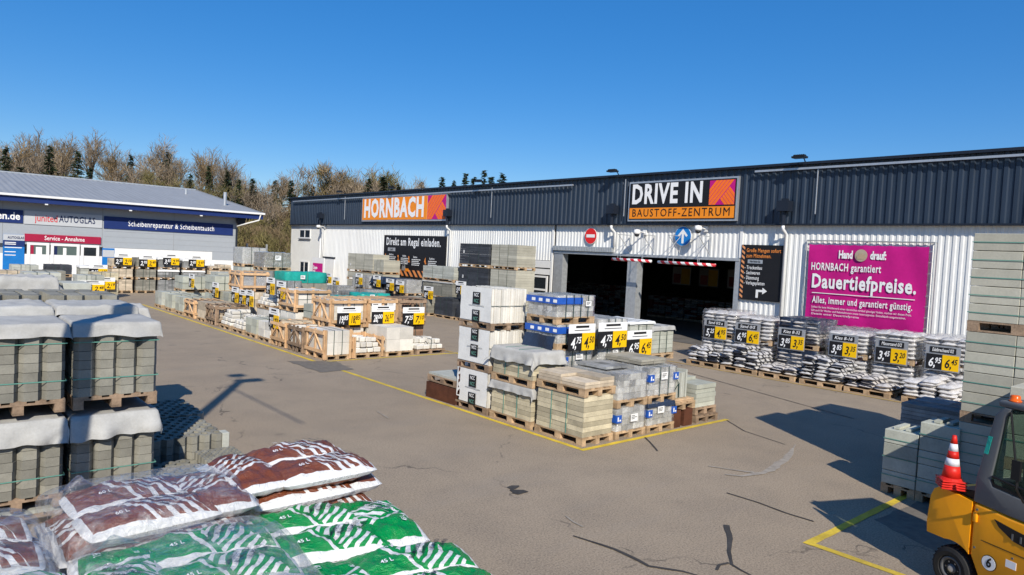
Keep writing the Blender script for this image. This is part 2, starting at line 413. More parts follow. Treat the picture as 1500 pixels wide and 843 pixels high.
# ------------------------------------------------------------------ camera, sun, sky
H = 3.2
def camera():
    yaw, pitch, roll, F = radians(-41.1), radians(2.6), radians(2.9), 1030.0
    f = Vector((cos(pitch)*cos(yaw), cos(pitch)*sin(yaw), -sin(pitch))); r = Vector((sin(yaw), -cos(yaw), 0)); u = r.cross(f)
    r2 = r*cos(roll)+u*sin(roll); u2 = -r*sin(roll)+u*cos(roll)
    T = lambda v: Vector((-v.y, v.x, v.z))
    f, r, u = T(f), T(r2), T(u2)
    cam = bpy.data.cameras.new('camera'); o = bpy.data.objects.new('camera', cam); COL.objects.link(o)
    mt = Matrix((r, u, -f)).transposed().to_4x4(); mt.translation = (0, 0, H)
    o.matrix_world = mt; cam.sensor_width = 36; cam.sensor_fit = 'HORIZONTAL'; cam.lens = 36*F/1500; cam.clip_end = 2000; cam.clip_start = .05
    sc.camera = o
camera()
EL = radians(35)
D = Vector((.523*cos(EL), .852*cos(EL), -sin(EL))).normalized()
sun = bpy.data.lights.new('sun', 'SUN'); sun.energy = 5.3; sun.angle = radians(.53); sun.color = (1, .93, .82)
so = bpy.data.objects.new('sun', sun); COL.objects.link(so); so.rotation_euler = D.to_track_quat('-Z', 'Y').to_euler()
w = bpy.data.worlds.new('World'); sc.world = w; w.use_nodes = True
nt = w.node_tree; bg = nt.nodes['Background']
sky = nt.nodes.new('ShaderNodeTexSky'); sky.sky_type = 'NISHITA'; sky.sun_disc = False
sky.sun_elevation = EL; sky.sun_rotation = atan2(-D.x, -D.y)
sky.air_density = 1.0; sky.dust_density = .25; sky.ozone_density = 3.2; sky.altitude = 300
hs = nt.nodes.new('ShaderNodeHueSaturation'); hs.inputs['Saturation'].default_value = 1.42; hs.inputs['Value'].default_value = 1.0; hs.inputs['Hue'].default_value = .503
nt.links.new(sky.outputs[0], hs.inputs['Color']); mxs = nt.nodes.new('ShaderNodeMix'); mxs.data_type = 'RGBA'; mxs.inputs[0].default_value = .42; mxs.inputs[7].default_value = (.50, 1.75, 4.9, 1)
nt.links.new(hs.outputs[0], mxs.inputs[6]); nt.links.new(mxs.outputs[2], bg.inputs[0]); bg.inputs[1].default_value = .128
sc.view_settings.view_transform = 'Standard'; sc.view_settings.look = 'None'; sc.view_settings.exposure = 0
sc.render.engine = 'CYCLES'; sc.cycles.max_bounces = 6; sc.cycles.transparent_max_bounces = 12; sc.cycles.caustics_reflective = False

# ------------------------------------------------------------------ ground, paint, marks
g = MB(); g.add([(-400, -400, 0), (900, -400, 0), (900, 900, 0), (-400, 900, 0)], [(0, 1, 2, 3)])
struct(g.build('ground', MT['asphalt']))
def wobble_strip(pts, wd, z, mat, name, seg=.12, rag=.25, seed=1):
    rr = random.Random(seed); P = []
    for a, b in zip(pts[:-1], pts[1:]):
        n = max(1, int(hypot(b[0]-a[0], b[1]-a[1])/seg))
        for i in range(n): P.append((a[0]+(b[0]-a[0])*i/n, a[1]+(b[1]-a[1])*i/n))
    P.append(pts[-1]); vs = []; n = len(P)
    for i, p in enumerate(P):
        q0, q1 = P[max(0, i-1)], P[min(n-1, i+1)]; dx, dy = q1[0]-q0[0], q1[1]-q0[1]; l = hypot(dx, dy) or 1
        w_ = wd(i/(n-1)) if callable(wd) else wd
        for s in (-1, 1):
            k = w_/2*(1+rr.uniform(-rag, rag)); vs.append((p[0]-dy/l*k*s, p[1]+dx/l*k*s, z))
    b = MB(); b.add(vs, [(2*i, 2*i+2, 2*i+3, 2*i+1) for i in range(n-1)])
    return struct(b.build(name, mat))
LN = MT['linepaint']
for i, (pts, mt_) in enumerate([([(8.68, 36.5), (8.68, 8.0)], LN), ([(8.63, 7.93), (13.1, 7.95)], LN),
        ([(8.73, 17.95), (13.45, 17.95)], LN), ([(13.42, 18.0), (13.42, 14.2)], LN),
        ([(8.09, 3.68), (8.09, -1.5)], LN), ([(8.03, 3.73), (11.2, 3.74)], LN), ([(19.05, 13.9), (19.05, 3.0)], MT['lineora']),
        ([(13.4, 18.1), (13.4, 36)], MT['lineora'])]):
    wobble_strip(pts, .105, .004+.0006*i, mt_, 'painted_line', rag=.07, seed=i)
def blob(pts, z, mat, name, seed=0, rag=.1):
    rr = random.Random(seed); out = []
    for a, b in zip(pts, pts[1:]+pts[:1]):
        n = max(1, int(hypot(b[0]-a[0], b[1]-a[1])/.15))
        for i in range(n): out.append((a[0]+(b[0]-a[0])*i/n+rr.uniform(-rag, rag)*.3, a[1]+(b[1]-a[1])*i/n+rr.uniform(-rag, rag)*.3, z))
    b = MB(); b.add(out, [tuple(range(len(out)))]); return struct(b.build(name, mat))
GRD = {}
# (positions in metres on the yard floor)
for i, (pts, w_, m_, rag) in enumerate([
        ([(7.74, 4.62), (7.4, 4.35), (7.07, 4.16), (6.77, 3.94), (6.73, 3.81), (6.69, 3.6)], lambda t: .055*(1-t)+.02, 'tar', .3), ([(6.78, 3.98), (6.65, 4.02), (6.51, 3.96)], .035, 'tar', .3),
        ([(5.89, 5.46), (5.94, 5.26), (6.01, 4.94), (6.0, 4.59), (5.98, 4.44), (6.18, 4.15), (6.23, 4.0)], lambda t: .02+.035*sin(pi*t), 'tar', .3), ([(8.84, 5.3), (8.86, 4.83), (8.81, 4.41), (8.83, 4.03)], .028, 'tar', .3),
        ([(13.0, 7.9), (12.48, 7.19), (12.23, 6.21)], .02, 'tar', .3), ([(18.4, 15.0), (17.6, 12.0), (16.6, 9.0), (15.8, 6.5)], .03, 'tar', .3), ([(10.3, 7.9), (10.0, 7.5), (9.75, 7.2)], .03, 'tar', .3),
        ([(6.26, 5.95), (6.2, 5.75), (6.18, 5.58)], .03, 'scrape', .7), ([(9.6, 5.8), (9.75, 5.62), (10.2, 5.5), (10.7, 5.58), (11.48, 5.76), (12.4, 6.1)], lambda t: .12*sin(pi*min(1, t+.08))+.02, 'scrape', .6), ([(9.75, 6.2), (9.9, 5.9), (10.1, 5.6)], .05, 'scrape', .8),
        ([(7.1, 12.0), (7.0, 11.4)], .03, 'scrape', .8)]):
    wobble_strip(pts, w_, .0085+.0002*i, MT[m_], 'asphalt_crack' if m_ == 'tar' else 'scrape_mark', seed=21+i, rag=rag*.7)
for i, (cx, cy, a, c) in enumerate([(6.42, 7.12, .10, .07), (6.36, 6.92, .12, .08), (6.33, 6.98, .06, .10)]):
    blob([(cx+a*cos(t*pi/5), cy+c*sin(t*pi/5)) for t in range(10)], .009+.0003*i, MT['tar'], 'oil_stain', seed=i, rag=.06)
blob([(8.0, 18.4), (8.05, 16.4), (9.0, 16.45), (9.2, 17.85)], .0078, MT['patch'], 'asphalt_patch', seed=5)
blob([(9.6, 3.6), (9.0, 2.4), (9.9, 1.6), (12, 1.2), (12, 3.5)], .0012, MT['patch'], 'asphalt_patch', seed=6)
# ------------------------------------------------------------------ main hall
XW = 24.0
def corr(y0, y1, z0, z1, per, dep, name, mat, parent, x=0, phase=0):
    """trapezoid sheet in the plane x (facing -x), y from y1 down to y0"""
    b = MB(); prof = []; y = y0
    while y < y1-1e-6:
        for k, d in ((0, 0), (.30, 0), (.42, -dep), (.78, -dep), (.90, 0)):
            yy = y+per*k
            if yy <= y1: prof.append((yy, d))
        y += per
    prof.append((y1, 0)); n = len(prof); vs = []
    for (yy, d) in prof: vs += [(x+d, yy, z0), (x+d, yy, z1)]
    b.add(vs, [(2*i+2, 2*i, 2*i+1, 2*i+3) for i in range(n-1)])
    return b.build(name, mat, parent)
hall = thing('warehouse', 'long white ribbed warehouse hall with dark blue fascia and two open drive-through bays', 'warehouse', (XW, 0, 0))
YE = 55.15; ZB, ZT = 4.83, 6.88
segs = [(-16, 14.45, 0, ZB), (14.45, 24.45, 3.53, ZB), (24.75, 27.5, 3.05, ZB), (27.5, 49.8, 0, ZB)]
for (a, b_, z0, z1) in segs: corr(a, b_, z0, z1, .2, .022, 'wall_sheet', MT['wall_w'], hall)
corr(49.85, YE, 0, ZB, .12, .012, 'wall_sheet', MT['wall_f'], hall)
corr(-16, YE, ZB, ZT, .285, .042, 'fascia', MT['navy'], hall, x=-.11)
b = MB()
b.box(-.30, .1, -16, YE, ZT, ZT+.09); b.box(-.24, -.02, -16, YE, ZB-.06, ZB-.002)
b.build('fascia_trim', MT['navy_trim'], hall)
b = MB(); b.box(.05, 38, -16, YE, ZT-.3, ZT-.05); b.build('roof', MT['lb_roof'], hall)
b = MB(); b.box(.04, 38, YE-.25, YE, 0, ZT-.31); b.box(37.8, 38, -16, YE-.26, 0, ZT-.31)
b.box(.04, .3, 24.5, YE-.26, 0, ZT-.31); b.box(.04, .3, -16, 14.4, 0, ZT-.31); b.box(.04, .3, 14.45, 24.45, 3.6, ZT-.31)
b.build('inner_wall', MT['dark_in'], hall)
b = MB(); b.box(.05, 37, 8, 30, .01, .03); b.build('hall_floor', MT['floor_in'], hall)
b = MB(); b.box(-.06, .3, 23.86, 24.45, 0, 3.5); b.box(-.10, .3, 19.3, 19.83, 0, 3.35); b.box(-.06, .3, 14.4, 14.62, 0, 3.5)
b.box(-.09, .3, 14.45, 24.45, 3.42, 3.53)
b.build('bay_frame', MT['galv'], hall)
b = MB()
for k in range(13): b.box(.02, .1, 20.65, 24.35, 3.56+.0, 3.60) if k == 0 else None
b.box(-.16, -.03, 20.7, 24.5, 3.56, 3.78); 
for k in range(36): b.box(-.175, -.16, 20.75+k*.104, 20.80+k*.104, 3.57, 3.76)
b.build('shutter_box', MT['galv'], hall)
# corner posts, downpipes with hoppers
for y in (24.6, 49.83, 14.42):
    b = MB(); b.box(-.07, 0.02, y-.05, y+.07, 0 if y != 14.42 else 3.55, ZB-.07); b.build('corner_trim', MT['frame_w'], hall)
for y in (49.2, 33.0, 20.62, 12.62):
    b = MB(); b.box(-.56, -.23, y-.22, y+.22, 5.25, 5.62); b.box(-.46, -.3, y-.1, y+.1, 5.62, 5.70)
    b.tube([(-.40, y, 5.25), (-.40, y, 4.75)], .07, 8); b.build('downpipe_hopper', MT['navy_trim'], hall)
    b = MB(); zb = 3.8 if y == 20.62 else .1
    b.tube([(-.40, y, 4.75), (-.40, y, 4.62), (-.14, y, 4.45), (-.14, y, zb)], .06, 8); b.build('downpipe', MT['frame_w'], hall, smooth=True)
# long conduits and thin rods on the fascia
for (ya, yb, z) in ((54.3, 23.2, 6.60), (13.9, -14, 6.70)):
    b = MB(); b.box(-.34, -.26, yb, ya, z, z+.07)
    for k in range(int((ya-yb)/2)): b.box(-.26, -.17, yb+.5+2*k, yb+.56+2*k, z+.01, z+.06)
    b.build('conduit', MT['alu'], hall)
for y in (45.6, 29.2, 20.05, 11.55):
    b = MB(); b.tube([(-.28, y, 6.75), (-.28, y, 5.15)], .022, 6); b.build('earthing_rod', MT['alu'], hall)
# windows
def window(y0, y1, z0, z1, nx, nz, parent, x=-.04, fr=.09):
    b = MB(); b.box(x-.03, x+.03, y0, y1, z0, z0+fr); b.box(x-.03, x+.03, y0, y1, z1-fr, z1)
    for i in range(nx+1):
        yy = y0+(y1-y0-fr)*i/nx; b.box(x-.029, x+.03, yy, yy+fr, z0+fr, z1-fr)
    for j in range(1, nz):
        zz = z0+(z1-z0)*j/nz; b.box(x-.028, x+.03, y0+fr, y1-fr, zz-fr/2, zz+fr/2)
    o = b.build('window', MT['frame_w'], parent)
    p = MB(); p.box(x+.0, x+.02, y0+fr*.5, y1-fr*.5, z0+fr*.5, z1-fr*.5); p.build('pane', MT['glass'], o)
    s = MB(); s.box(x-.1, x+.02, y0-.05, y1+.05, z0-.05, z0-.003); s.build('sill', MT['alu'], o)
window(51.5, 53.5, 3.72, 4.45, 2, 1, hall); window(51.6, 53.2, .9, 1.95, 2, 1, hall); window(24.85, 27.4, .9, 2.28, 2, 2, hall)
for (z0, z1) in ((2.34, 2.62), (2.68, 3.03), (0, .84)):
    b = MB(); b.box(-.05, .02, 24.72, 27.5, z0, z1); b.build('wall_panel', MT['frame_w'], hall)
b = MB(); b.box(-.05, .02, 47.4, 49.1, 0, 2.3); b.build('door', MT['frame_w'], hall)
b = MB(); b.box(-.10, .02, 47.3, 49.2, 2.32, 2.42); b.build('door_lintel', MT['navy_trim'], hall)
# lightning rod on the roof
b = MB(); b.tube([(2, 6.2, ZT-.05), (2, 6.2, ZT+1.0)], .015, 5); b.build('lightning_rod', MT['alu'], hall)

def wall_thing(name, label, cat, ycent, z, off=.06, group=None):
    return thing(name, label, cat, (XW-off, ycent, z), -pi/2, group)
# brand symbol: magenta square with two families of diagonal bars
def clip_poly(poly, a, b, c):          # keep a*x+b*z<=c
    out = []
    for i in range(len(poly)):
        p, q = poly[i], poly[(i+1) % len(poly)]; dp, dq = a*p[0]+b*p[1]-c, a*q[0]+b*q[1]-c
        if dp <= 0: out.append(p)
        if dp*dq < 0:
            t = dp/(dp-dq); out.append((p[0]+(q[0]-p[0])*t, p[1]+(q[1]-p[1])*t))
    return out
def symbol(parent, x0, x1, z0, z1, y):
    b = MB(); b.box(x0, x1, y, y+.012, z0, z1); b.build('emblem_field', MT['magenta'], parent)
    b = MB(); W = x1-x0; Hh = z1-z0; sq = [(x0, z0), (x1, z0), (x1, z1), (x0, z1)]
    def bars(da, n, s0, st, th, limit):
        pass
    def _old(da, n, s0, st, th, limit):
        ax, az = da; nx, nz = -az, ax
        for i in range(n):
            c0 = s0+i*st; p = clip_poly(sq, nx, nz, c0+th); p = clip_poly(p, -nx, -nz, -c0) if p else p
            for (a, b_, c) in limit:
                if p: p = clip_poly(p, a, b_, c)
            if p and len(p) > 2: b.panel(p, y-.006, y-.002)
    k = .72*W/Hh
    def fam(sign, i0, st, n, lim=None):
        for i in range(n):
            c0 = i0+i*st; c1 = c0+st*.86
            p = clip_poly(sq, -1, sign*k, -(x0+c0)+sign*k*z0); p = clip_poly(p, 1, -sign*k, (x0+c1)-sign*k*z0) if len(p) > 2 else p
            if lim and len(p) > 2: p = clip_poly(p, *lim)
            if len(p) > 2: b.panel(p, y-.006, y-.002)
    fam(1, -.46*W, .145*W, 5)
    fam(-1, .62*W, .145*W, 5, (-1, k, -(x0+.28*W)+k*z0))
    b.build('emblem_bars', MT['coral'], parent)
# big store sign
s = wall_thing('store_sign', 'orange store sign with tall white letters and striped emblem on the blue fascia', 'sign', 38.2, 5.0, .27)
W_, H_ = 9.9, 1.62
b = MB(); b.box(-W_/2, W_/2, .0, .12, 0, H_); b.build('frame', MT['alu'], s)
b = MB(); b.box(-W_/2+.1, W_/2-2.02, -.02, -.001, .1, H_-.1); b.build('board', MT['orange'], s)
symbol(s, W_/2-1.95, W_/2-.1, .1, H_-.1, -.02)
t = text('HORNBACH', s, -.98, .80, -.035, 1.62, MT['txt_w'], .045, .5, spacing=1.12, fitw=7.2)
# drive-in sign
s = wall_thing('drive_in_sign', 'black and orange building materials drive-in sign above the open bays', 'sign', 17.2, 4.93, .27)
W_, H_ = 5.25, 1.68
b = MB(); b.box(-W_/2, W_/2, .0, .12, 0, H_); b.build('frame', MT['alu'], s)
b = MB(); b.box(-W_/2+.07, W_/2-.07, -.02, -.001, .07, H_-.07); b.build('board', MT['blk'], s)
b = MB(); b.box(-W_/2+.1, W_/2-.1, -.03, -.021, .11, .56); b.build('name_band', MT['orange'], s)
symbol(s, W_/2-1.22, W_/2-.12, .62, H_-.12, -.03)
text('DRIVE IN', s, -.66, 1.1, -.03, 1.12, MT['txt_w'], .035, .62, spacing=1.12, fitw=3.5)
text('BAUSTOFF-ZENTRUM', s, 0, .335, -.04, .46, MT['txt_k'], .0, .8, spacing=1.2, fitw=4.7)
# direct loading board
s = wall_thing('direct_loading_board', 'large black board headed Direkt am Regal einladen with four numbered steps', 'sign', 36.88, 1.2, .1)
b = MB(); b.box(-3.48, 3.48, 0, .05, 0, 2.92); b.build('board', MT['blk'], s)
b = MB(); b.box(-3.45, 3.45, -.006, -.001, .38, .78); b.build('hazard_band', MT['haz_o'], s)
text('Direkt am Regal einladen.', s, -.1, 2.5, -.01, .68, MT['txt_w'], .022, .5, spacing=1.12, fitw=6.1)
b = MB(); b.box(-2.95, -2.05, -.006, -.001, 1.9, 2.12); b.build('tag_plate', MT['alu'], s); text('So geht\'s', s, -2.5, 2.01, -.012, .18, MT['txt_k'], .02, .6)
for k, (x, wd_) in enumerate(((-3.1, 'Reinfahren.'), (-1.55, 'Aufladen.'), (-.3, 'Bezahlen.'), (1.5, 'Rausfahren.'))):
    text('%d.' % (k+1), s, x-.08, 1.5-.04*k, -.01, .5, MT['txt_o'], .05, .6)
    text(wd_, s, x+.62, 1.68-.04*k, -.01, .17, MT['txt_w'], .01, .7)
    b = MB()
    for j in range(4):
        xx = x+.22
        while xx < x+1.1-.15*(j % 2):
            l = R.uniform(.06, .16); b.box(xx, xx+l, -.006, -.002, 1.50-.04*k-j*.11, 1.55-.04*k-j*.11); xx += l+.035
    b.build('small_print', MT['wht'], s)
b = MB(); b.tube([(-2.62, -.03, 1.0), (-2.62, -.03, 1.2)], .12, 10); b.tube([(-2.62, -.03, .72), (-2.62, -.03, .9)], .12, 10); b.build('pictogram', MT['alu'], s)
b = MB(); b.panel([(-1.2, .72), (-.75, .72), (-.85, 1.1), (-1.1, 1.1)], -.02, -.002); b.lathe([(.14, -.02), (.14, -.002)], 14, (-.97, 0, 1.14), 'y'); b.build('pictogram', MT['alu'], s)
b = MB(); b.box(-.78, -.4, -.02, -.003, .68, .86); b.build('pictogram', MT['orange'], s)
# goods list board
s = wall_thing('goods_list_board', 'upright black board listing goods with a white arrow turning right', 'sign', 13.53, 2.0, .1)
b = MB(); b.box(-.83, .83, 0, .05, 0, 2.05); b.build('board', MT['blk'], s)
b = MB(); b.box(-.81, -.69, -.006, -.001, .02, 2.03); b.build('hazard_band', MT['haz_o2'], s)
text('Große Mengen sofort', s, -.62, 1.84, -.01, .2, MT['txt_o'], .012, .62, spacing=1.1, align='LEFT', fitw=1.36)
text('zum Mitnehmen.', s, -.62, 1.64, -.01, .2, MT['txt_o'], .012, .62, spacing=1.1, align='LEFT', fitw=1.0)
b = MB(); b.box(-.55, .05, -.006, -.001, 1.36, 1.50); b.build('tag_plate', MT['alu'], s); text('Hier finden Sie', s, -.25, 1.43, -.012, .1, MT['txt_k'], .02, .7)
for k, t_ in enumerate(('- Trockenbau', '- Sackwaren', '- Dämmung', '- Verlegeplatten')):
    text(t_, s, -.66, 1.2-.19*k, -.01, .19, MT['txt_w'], .012, .62, spacing=1.1, align='LEFT')
b = MB(); b.panel([(-.14, .1), (-.05, .1), (-.05, .32), (.12, .32), (.12, .24), (.30, .36), (.12, .48), (.12, .40), (-.14, .40)], -.012, -.002); b.build('arrow', MT['wht'], s)
# pink banner
s = wall_thing('pink_banner', 'wide magenta banner laced in a steel frame promising lasting low prices', 'banner', 9.83, 1.42, .16)
W_ = 3.78
nx, nz = 30, 20; b = MB(); vs = []
for j in range(nz+1):
    for i in range(nx+1):
        x = -W_/2+W_*i/nx; z = 2.70*j/nz; e = min(i, nx-i, j, nz-j)
        y = .012*sin(x*3.1+z*1.7)+.010*sin(x*7+z*2)+(.02*abs(sin(i*pi/3)) if e == 0 else 0)
        vs.append((x, y, z-(.02*abs(sin(i*pi/3)) if j == nz else 0)))
b.add(vs, [(j*(nx+1)+i, j*(nx+1)+i+1, (j+1)*(nx+1)+i+1, (j+1)*(nx+1)+i) for j in range(nz) for i in range(nx)]); b.build('sheet', MT['magenta'], s, smooth=True)
b = MB(); F_ = W_/2+.13
for (p, q) in (((-F_, -.12), (F_, -.12)), ((F_, -.12), (F_, 2.83)), ((F_, 2.83), (-F_, 2.83)), ((-F_, 2.83), (-F_, -.12))): b.tube([(p[0], .06, p[1]), (q[0], .06, q[1])], .025, 6)
for k in range(12): 
    x = -W_/2+.1+k*(W_-.2)/11; b.tube([(x, .0, 2.69), (x+.06, .05, 2.83)], .006, 4); b.tube([(x, .0, .02), (x+.06, .05, -.12)], .006, 4)
for k in range(8):
    z = .15+k*.34; b.tube([(-W_/2+.02, .0, z), (-F_, .05, z+.05)], .008, 4); b.tube([(W_/2-.02, .0, z), (F_, .05, z+.05)], .008, 4)
for x in (-F_, 0, F_):
    for z in (-.12, 2.83): b.tube([(x, .06, z), (x, .15, z)], .02, 5)
b.build('frame', MT['galv'], s)
YT = -.035
text('Hand', s, -.62, 2.36, YT, .36, MT['txt_w'], .04, .6); text('drauf:', s, .42, 2.36, YT, .36, MT['txt_w'], .04, .6)
b = MB(); b.lathe([(.2, YT+.004), (.2, YT-.004)], 24, (-.12, 0, 2.36), 'y'); b.build('roundel', MT['beige'], s)
b = MB(); b.panel([(-.24, 2.24), (-.02, 2.22), (.03, 2.32), (0, 2.42), (-.06, 2.36), (-.08, 2.46), (-.13, 2.38), (-.17, 2.45), (-.2, 2.36), (-.27, 2.34)], YT-.012, YT-.008); b.build('hand_picture', MT['card'], s)
text('HORNBACH garantiert', s, -.62, 1.93, YT, .36, MT['txt_w'], .02, .6, spacing=1.12, fitw=2.3)
text('Dauertiefpreise.', s, -.05, 1.42, YT, .66, MT['txt_w'], .03, .62, spacing=1.1, fitw=3.32)
b = MB(); b.box(-1.68, 1.6, YT-.003, YT+.003, 1.02, 1.045); b.build('rule_line', MT['wht'], s)
text('Alles, immer und garantiert günstig.', s, -.05, .79, YT, .32, MT['txt_w'], .02, .6, spacing=1.12, fitw=3.2)
text('Sollten Sie beim Wettbewerb einen identischen Artikel günstiger finden, machen wir diesen Preis.', s, -.06, .545, YT, .1, MT['txt_w'], .004, .7, spacing=1.1, fitw=3.2)
text('Gilt auch für Werbe- und Rabattaktionen sowie Internetpreise. Einmalkäufe ausgenommen.', s, -.14, .43, YT, .1, MT['txt_w'], .004, .7, spacing=1.1, fitw=3.04)
text('Details unter Dauertiefpreise', s, -.85, .315, YT, .1, MT['txt_w'], .004, .7, spacing=1.1, fitw=1.6)
# round signs
s = wall_thing('no_entry_sign', 'round red no-entry sign with white bar above the left bay', 'road sign', 22.07, 4.28, .12)
b = MB(); b.lathe([(.37, .02), (.37, 0)], 32, (0, 0, 0), 'y'); b.build('rim', MT['wht'], s)
b = MB(); b.lathe([(.355, 0), (.355, -.006)], 32, (0, 0, 0), 'y'); b.build('disc', MT['sig_red'], s)
b = MB(); b.box(-.26, .26, -.012, -.007, -.07, .07); b.build('bar', MT['wht'], s)
s = wall_thing('straight_ahead_sign', 'round blue sign with white upward arrow above the right bay', 'road sign', 17.03, 4.33, .12)
b = MB(); b.lathe([(.40, .02), (.40, 0)], 32, (0, 0, 0), 'y'); b.build('rim', MT['wht'], s)
b = MB(); b.lathe([(.385, 0), (.385, -.006)], 32, (0, 0, 0), 'y'); b.build('disc', MT['sig_blue'], s)
b = MB(); b.panel([(-.05, -.29), (.05, -.29), (.05, .10), (.17, -.03), (.235, .035), (0, .29), (-.235, .035), (-.17, -.03), (-.05, .10)], -.012, -.007); b.build('arrow', MT['wht'], s)
# cameras, floodlights, brackets, clearance bars
for (y, z, lab) in ((49.0, 4.62, 'white dome camera on a bracket beside the left end corner trim'), (19.0, 4.45, 'white box camera over the pillar between the bays'), (16.0, 4.62, 'white dome camera directly under the drive-in sign')):
    s = wall_thing('security_camera', lab, 'camera', y, z, .05)
    b = MB(); b.box(-.09, .09, -.06, 0, -.1, .12); b.tube([(0, -.05, 0), (0, -.5, .05)], .03, 6); b.build('bracket', MT['frame_w'], s)
    b = MB(); b.lathe([(.02, .12), (.13, .10), (.15, 0), (.15, -.08)], 14, (0, -.55, 0)); b.build('housing', MT['frame_w'], s, smooth=True)
    b = MB(); b.lathe([(.12, -.085), (.10, -.15), (.05, -.19), (.01, -.2)], 14, (0, -.55, 0)); b.build('lens_dome', MT['glass'], s, smooth=True)
for k, (y, lab) in enumerate(((45.9, 'floodlight on the roof edge left of the orange store sign'), (38.9, 'floodlight on the roof edge over the orange store sign'), (30.0, 'floodlight on the roof edge right of the orange store sign'), (20.56, 'floodlight on the roof edge left of the drive-in sign'), (12.08, 'floodlight on the roof edge right of the drive-in sign'))):
    s = thing('floodlight', lab, 'floodlight', (XW-.2, y, ZT+.09), -pi/2, 'floodlights along the fascia')
    b = MB(); b.tube([(0, .05, 0), (0, -.1, .16), (0, -.42, .17)], .03, 6); b.build('arm', MT['navy_trim'], s)
    b = MB(); b.box(-.32, .32, -.75, -.35, .12, .21); b.box(-.26, .26, -.70, -.40, .21, .26)
    for j in range(6): b.box(-.24+j*.09, -.21+j*.09, -.68, -.42, .26, .29)
    b.build('housing', MT['flblack'], s)
    b = MB(); b.box(-.28, .28, -.72, -.38, .112, .118); b.build('glass_face', MT['glass_g'], s); s.scale = (.72, .72, .72)
for k, y in enumerate((19.75, 18.45, 17.15, 15.75)):
    s = wall_thing('scissor_bracket', ['first', 'second', 'third', 'fourth'][k]+' steel scissor bracket from the left over the right bay', 'bracket', y, 3.58, .05, 'scissor brackets over the bays')
    b = MB()
    for xx in (0, .0):
        pass
    b.tube([(0, -.04, 0), (0, -.04, .75)], .015, 5); b.tube([(.0, -.8, .08), (0, -.8, .75)], .015, 5)
    b.tube([(0, -.04, .75), (0, -.85, .08)], .015, 5); b.tube([(0, -.04, .05), (0, -.85, .75)], .015, 5); b.tube([(0, -.04, .75), (0, -.85, .75)], .015, 5)
    b.tube([(0, -.82, .1), (0, -.82, -.28)], .012, 5)
    b.build('bars', MT['galv'], s)
for (y0, y1, z, lab) in ((17.95, 20.05, 3.27, 'red and white clearance bar hanging by the pillar'), (14.95, 17.6, 3.24, 'red and white clearance bar hanging in the right bay')):
    s = wall_thing('clearance_bar', lab, 'bar', (y0+y1)/2, z, .88, 'clearance bars in front of the bays')
    b = MB(); b.tube([(-(y1-y0)/2, 0, 0), ((y1-y0)/2, 0, -.02)], .06, 10); b.build('striped_tube', MT['haz_r'], s, smooth=True)
    b = MB(); b.tube([(-.6, 0, .05), (-.6, 0, .25)], .01, 4); b.tube([(.6, 0, .05), (.6, 0, .25)], .01, 4); b.build('hanger', MT['galv'], s)

# ------------------------------------------------------------------ glass repair workshop on the left
YL = 52.0
lb = thing('workshop_building', 'low grey workshop with broad grey pitched roof and blue sign boards', 'building', (0, YL, 0))
b = MB(); b.box(-30, 18.5, 0, .3, 2.4, 5.0); b.box(-30, 18.5, .31, 30, 0, 4.9); b.build('wall', MT['lb_wall'], lb)
b = MB(); b.box(-30, 18.52, -.04, .28, 0, 1.8); b.box(9.95, 16.8, -.05, .28, 1.8, 2.38); b.build('plinth', MT['frame_w'], lb)
b = MB(); b.box(16.81, 18.5, -.03, .28, 1.8, 2.39); b.build('wall_base', MT['lb_wall'], lb)
b = MB()
for z in (2.75, 3.1, 3.45, 3.62): b.box(9.97, 18.5, -.006, -.001, z, z+.012)
for x in (4.6-.0, 9.87, 14.2): b.box(x, x+.03, -.008, -.001, 2.4, 5.0)
b.build('panel_joint', MT['lb_roof'], lb)
b = MB(); zr, yr, ze, ye = 7.62, 15.0, 5.33, -1.0; n = 260; vs = []
for i in range(n+1):
    x = 20.05-i*.193; d = .03 if (i % 2) else 0
    vs += [(x, ye, ze+d), (x, yr, zr+d)]
b.add(vs, [(2*i+2, 2*i, 2*i+1, 2*i+3) for i in range(n)])
b.add([(20.05, ye, ze-.08), (20.05, yr, zr-.1), (-30, yr, zr-.1), (-30, ye, ze-.08)], [(0, 1, 2, 3)])
b.add([(20.05, yr, zr), (20.05, 31, ze), (-30, 31, ze), (-30, yr, zr)], [(0, 1, 2, 3)])
b.build('roof', MT['lb_roof'], lb)
b = MB(); b.box(-30, 20.05, yr-.15, yr+.15, zr, zr+.10); b.build('ridge_cap', MT['alu'], lb)
b = MB(); b.add([(20.06, ye, ze-.1), (20.06, yr, zr-.12), (20.06, yr, zr+.06), (20.06, ye, ze+.05), (20.12, ye, ze-.1), (20.12, yr, zr-.12), (20.12, yr, zr+.06), (20.12, ye, ze+.05)],
    [(0, 3, 2, 1), (4, 5, 6, 7), (0, 1, 5, 4), (3, 7, 6, 2), (0, 4, 7, 3), (1, 2, 6, 5)]); b.build('verge_trim', MT['lb_roof'], lb)
b = MB(); b.box(-30, 20.1, ye-.16, ye-.01, ze-.08, ze+.05); b.tube([(19.8, ye-.08, ze-.1), (19.7, ye-.05, ze-.5), (18.4, -.25, ze-1.0)], .05, 6); b.build('gutter', MT['frame_w'], lb)
b = MB(); b.box(-30, 20.0, ye+.0, ye+.06, ze-.42, ze-.09); b.box(-30, 20.0, ye+.07, .0, ze-.3, ze-.24); b.build('eaves_board', MT['lb_blue'], lb)
b = MB(); b.tube([(18.45, -.12, 0), (18.45, -.12, 4.2)], .07, 6); b.lathe([(.28, -.1), (.33, -.05), (.33, .05), (.28, .1)], 18, (18.7, -.2, 4.7), 'y'); b.build('downpipe', MT['navy_trim'], lb)
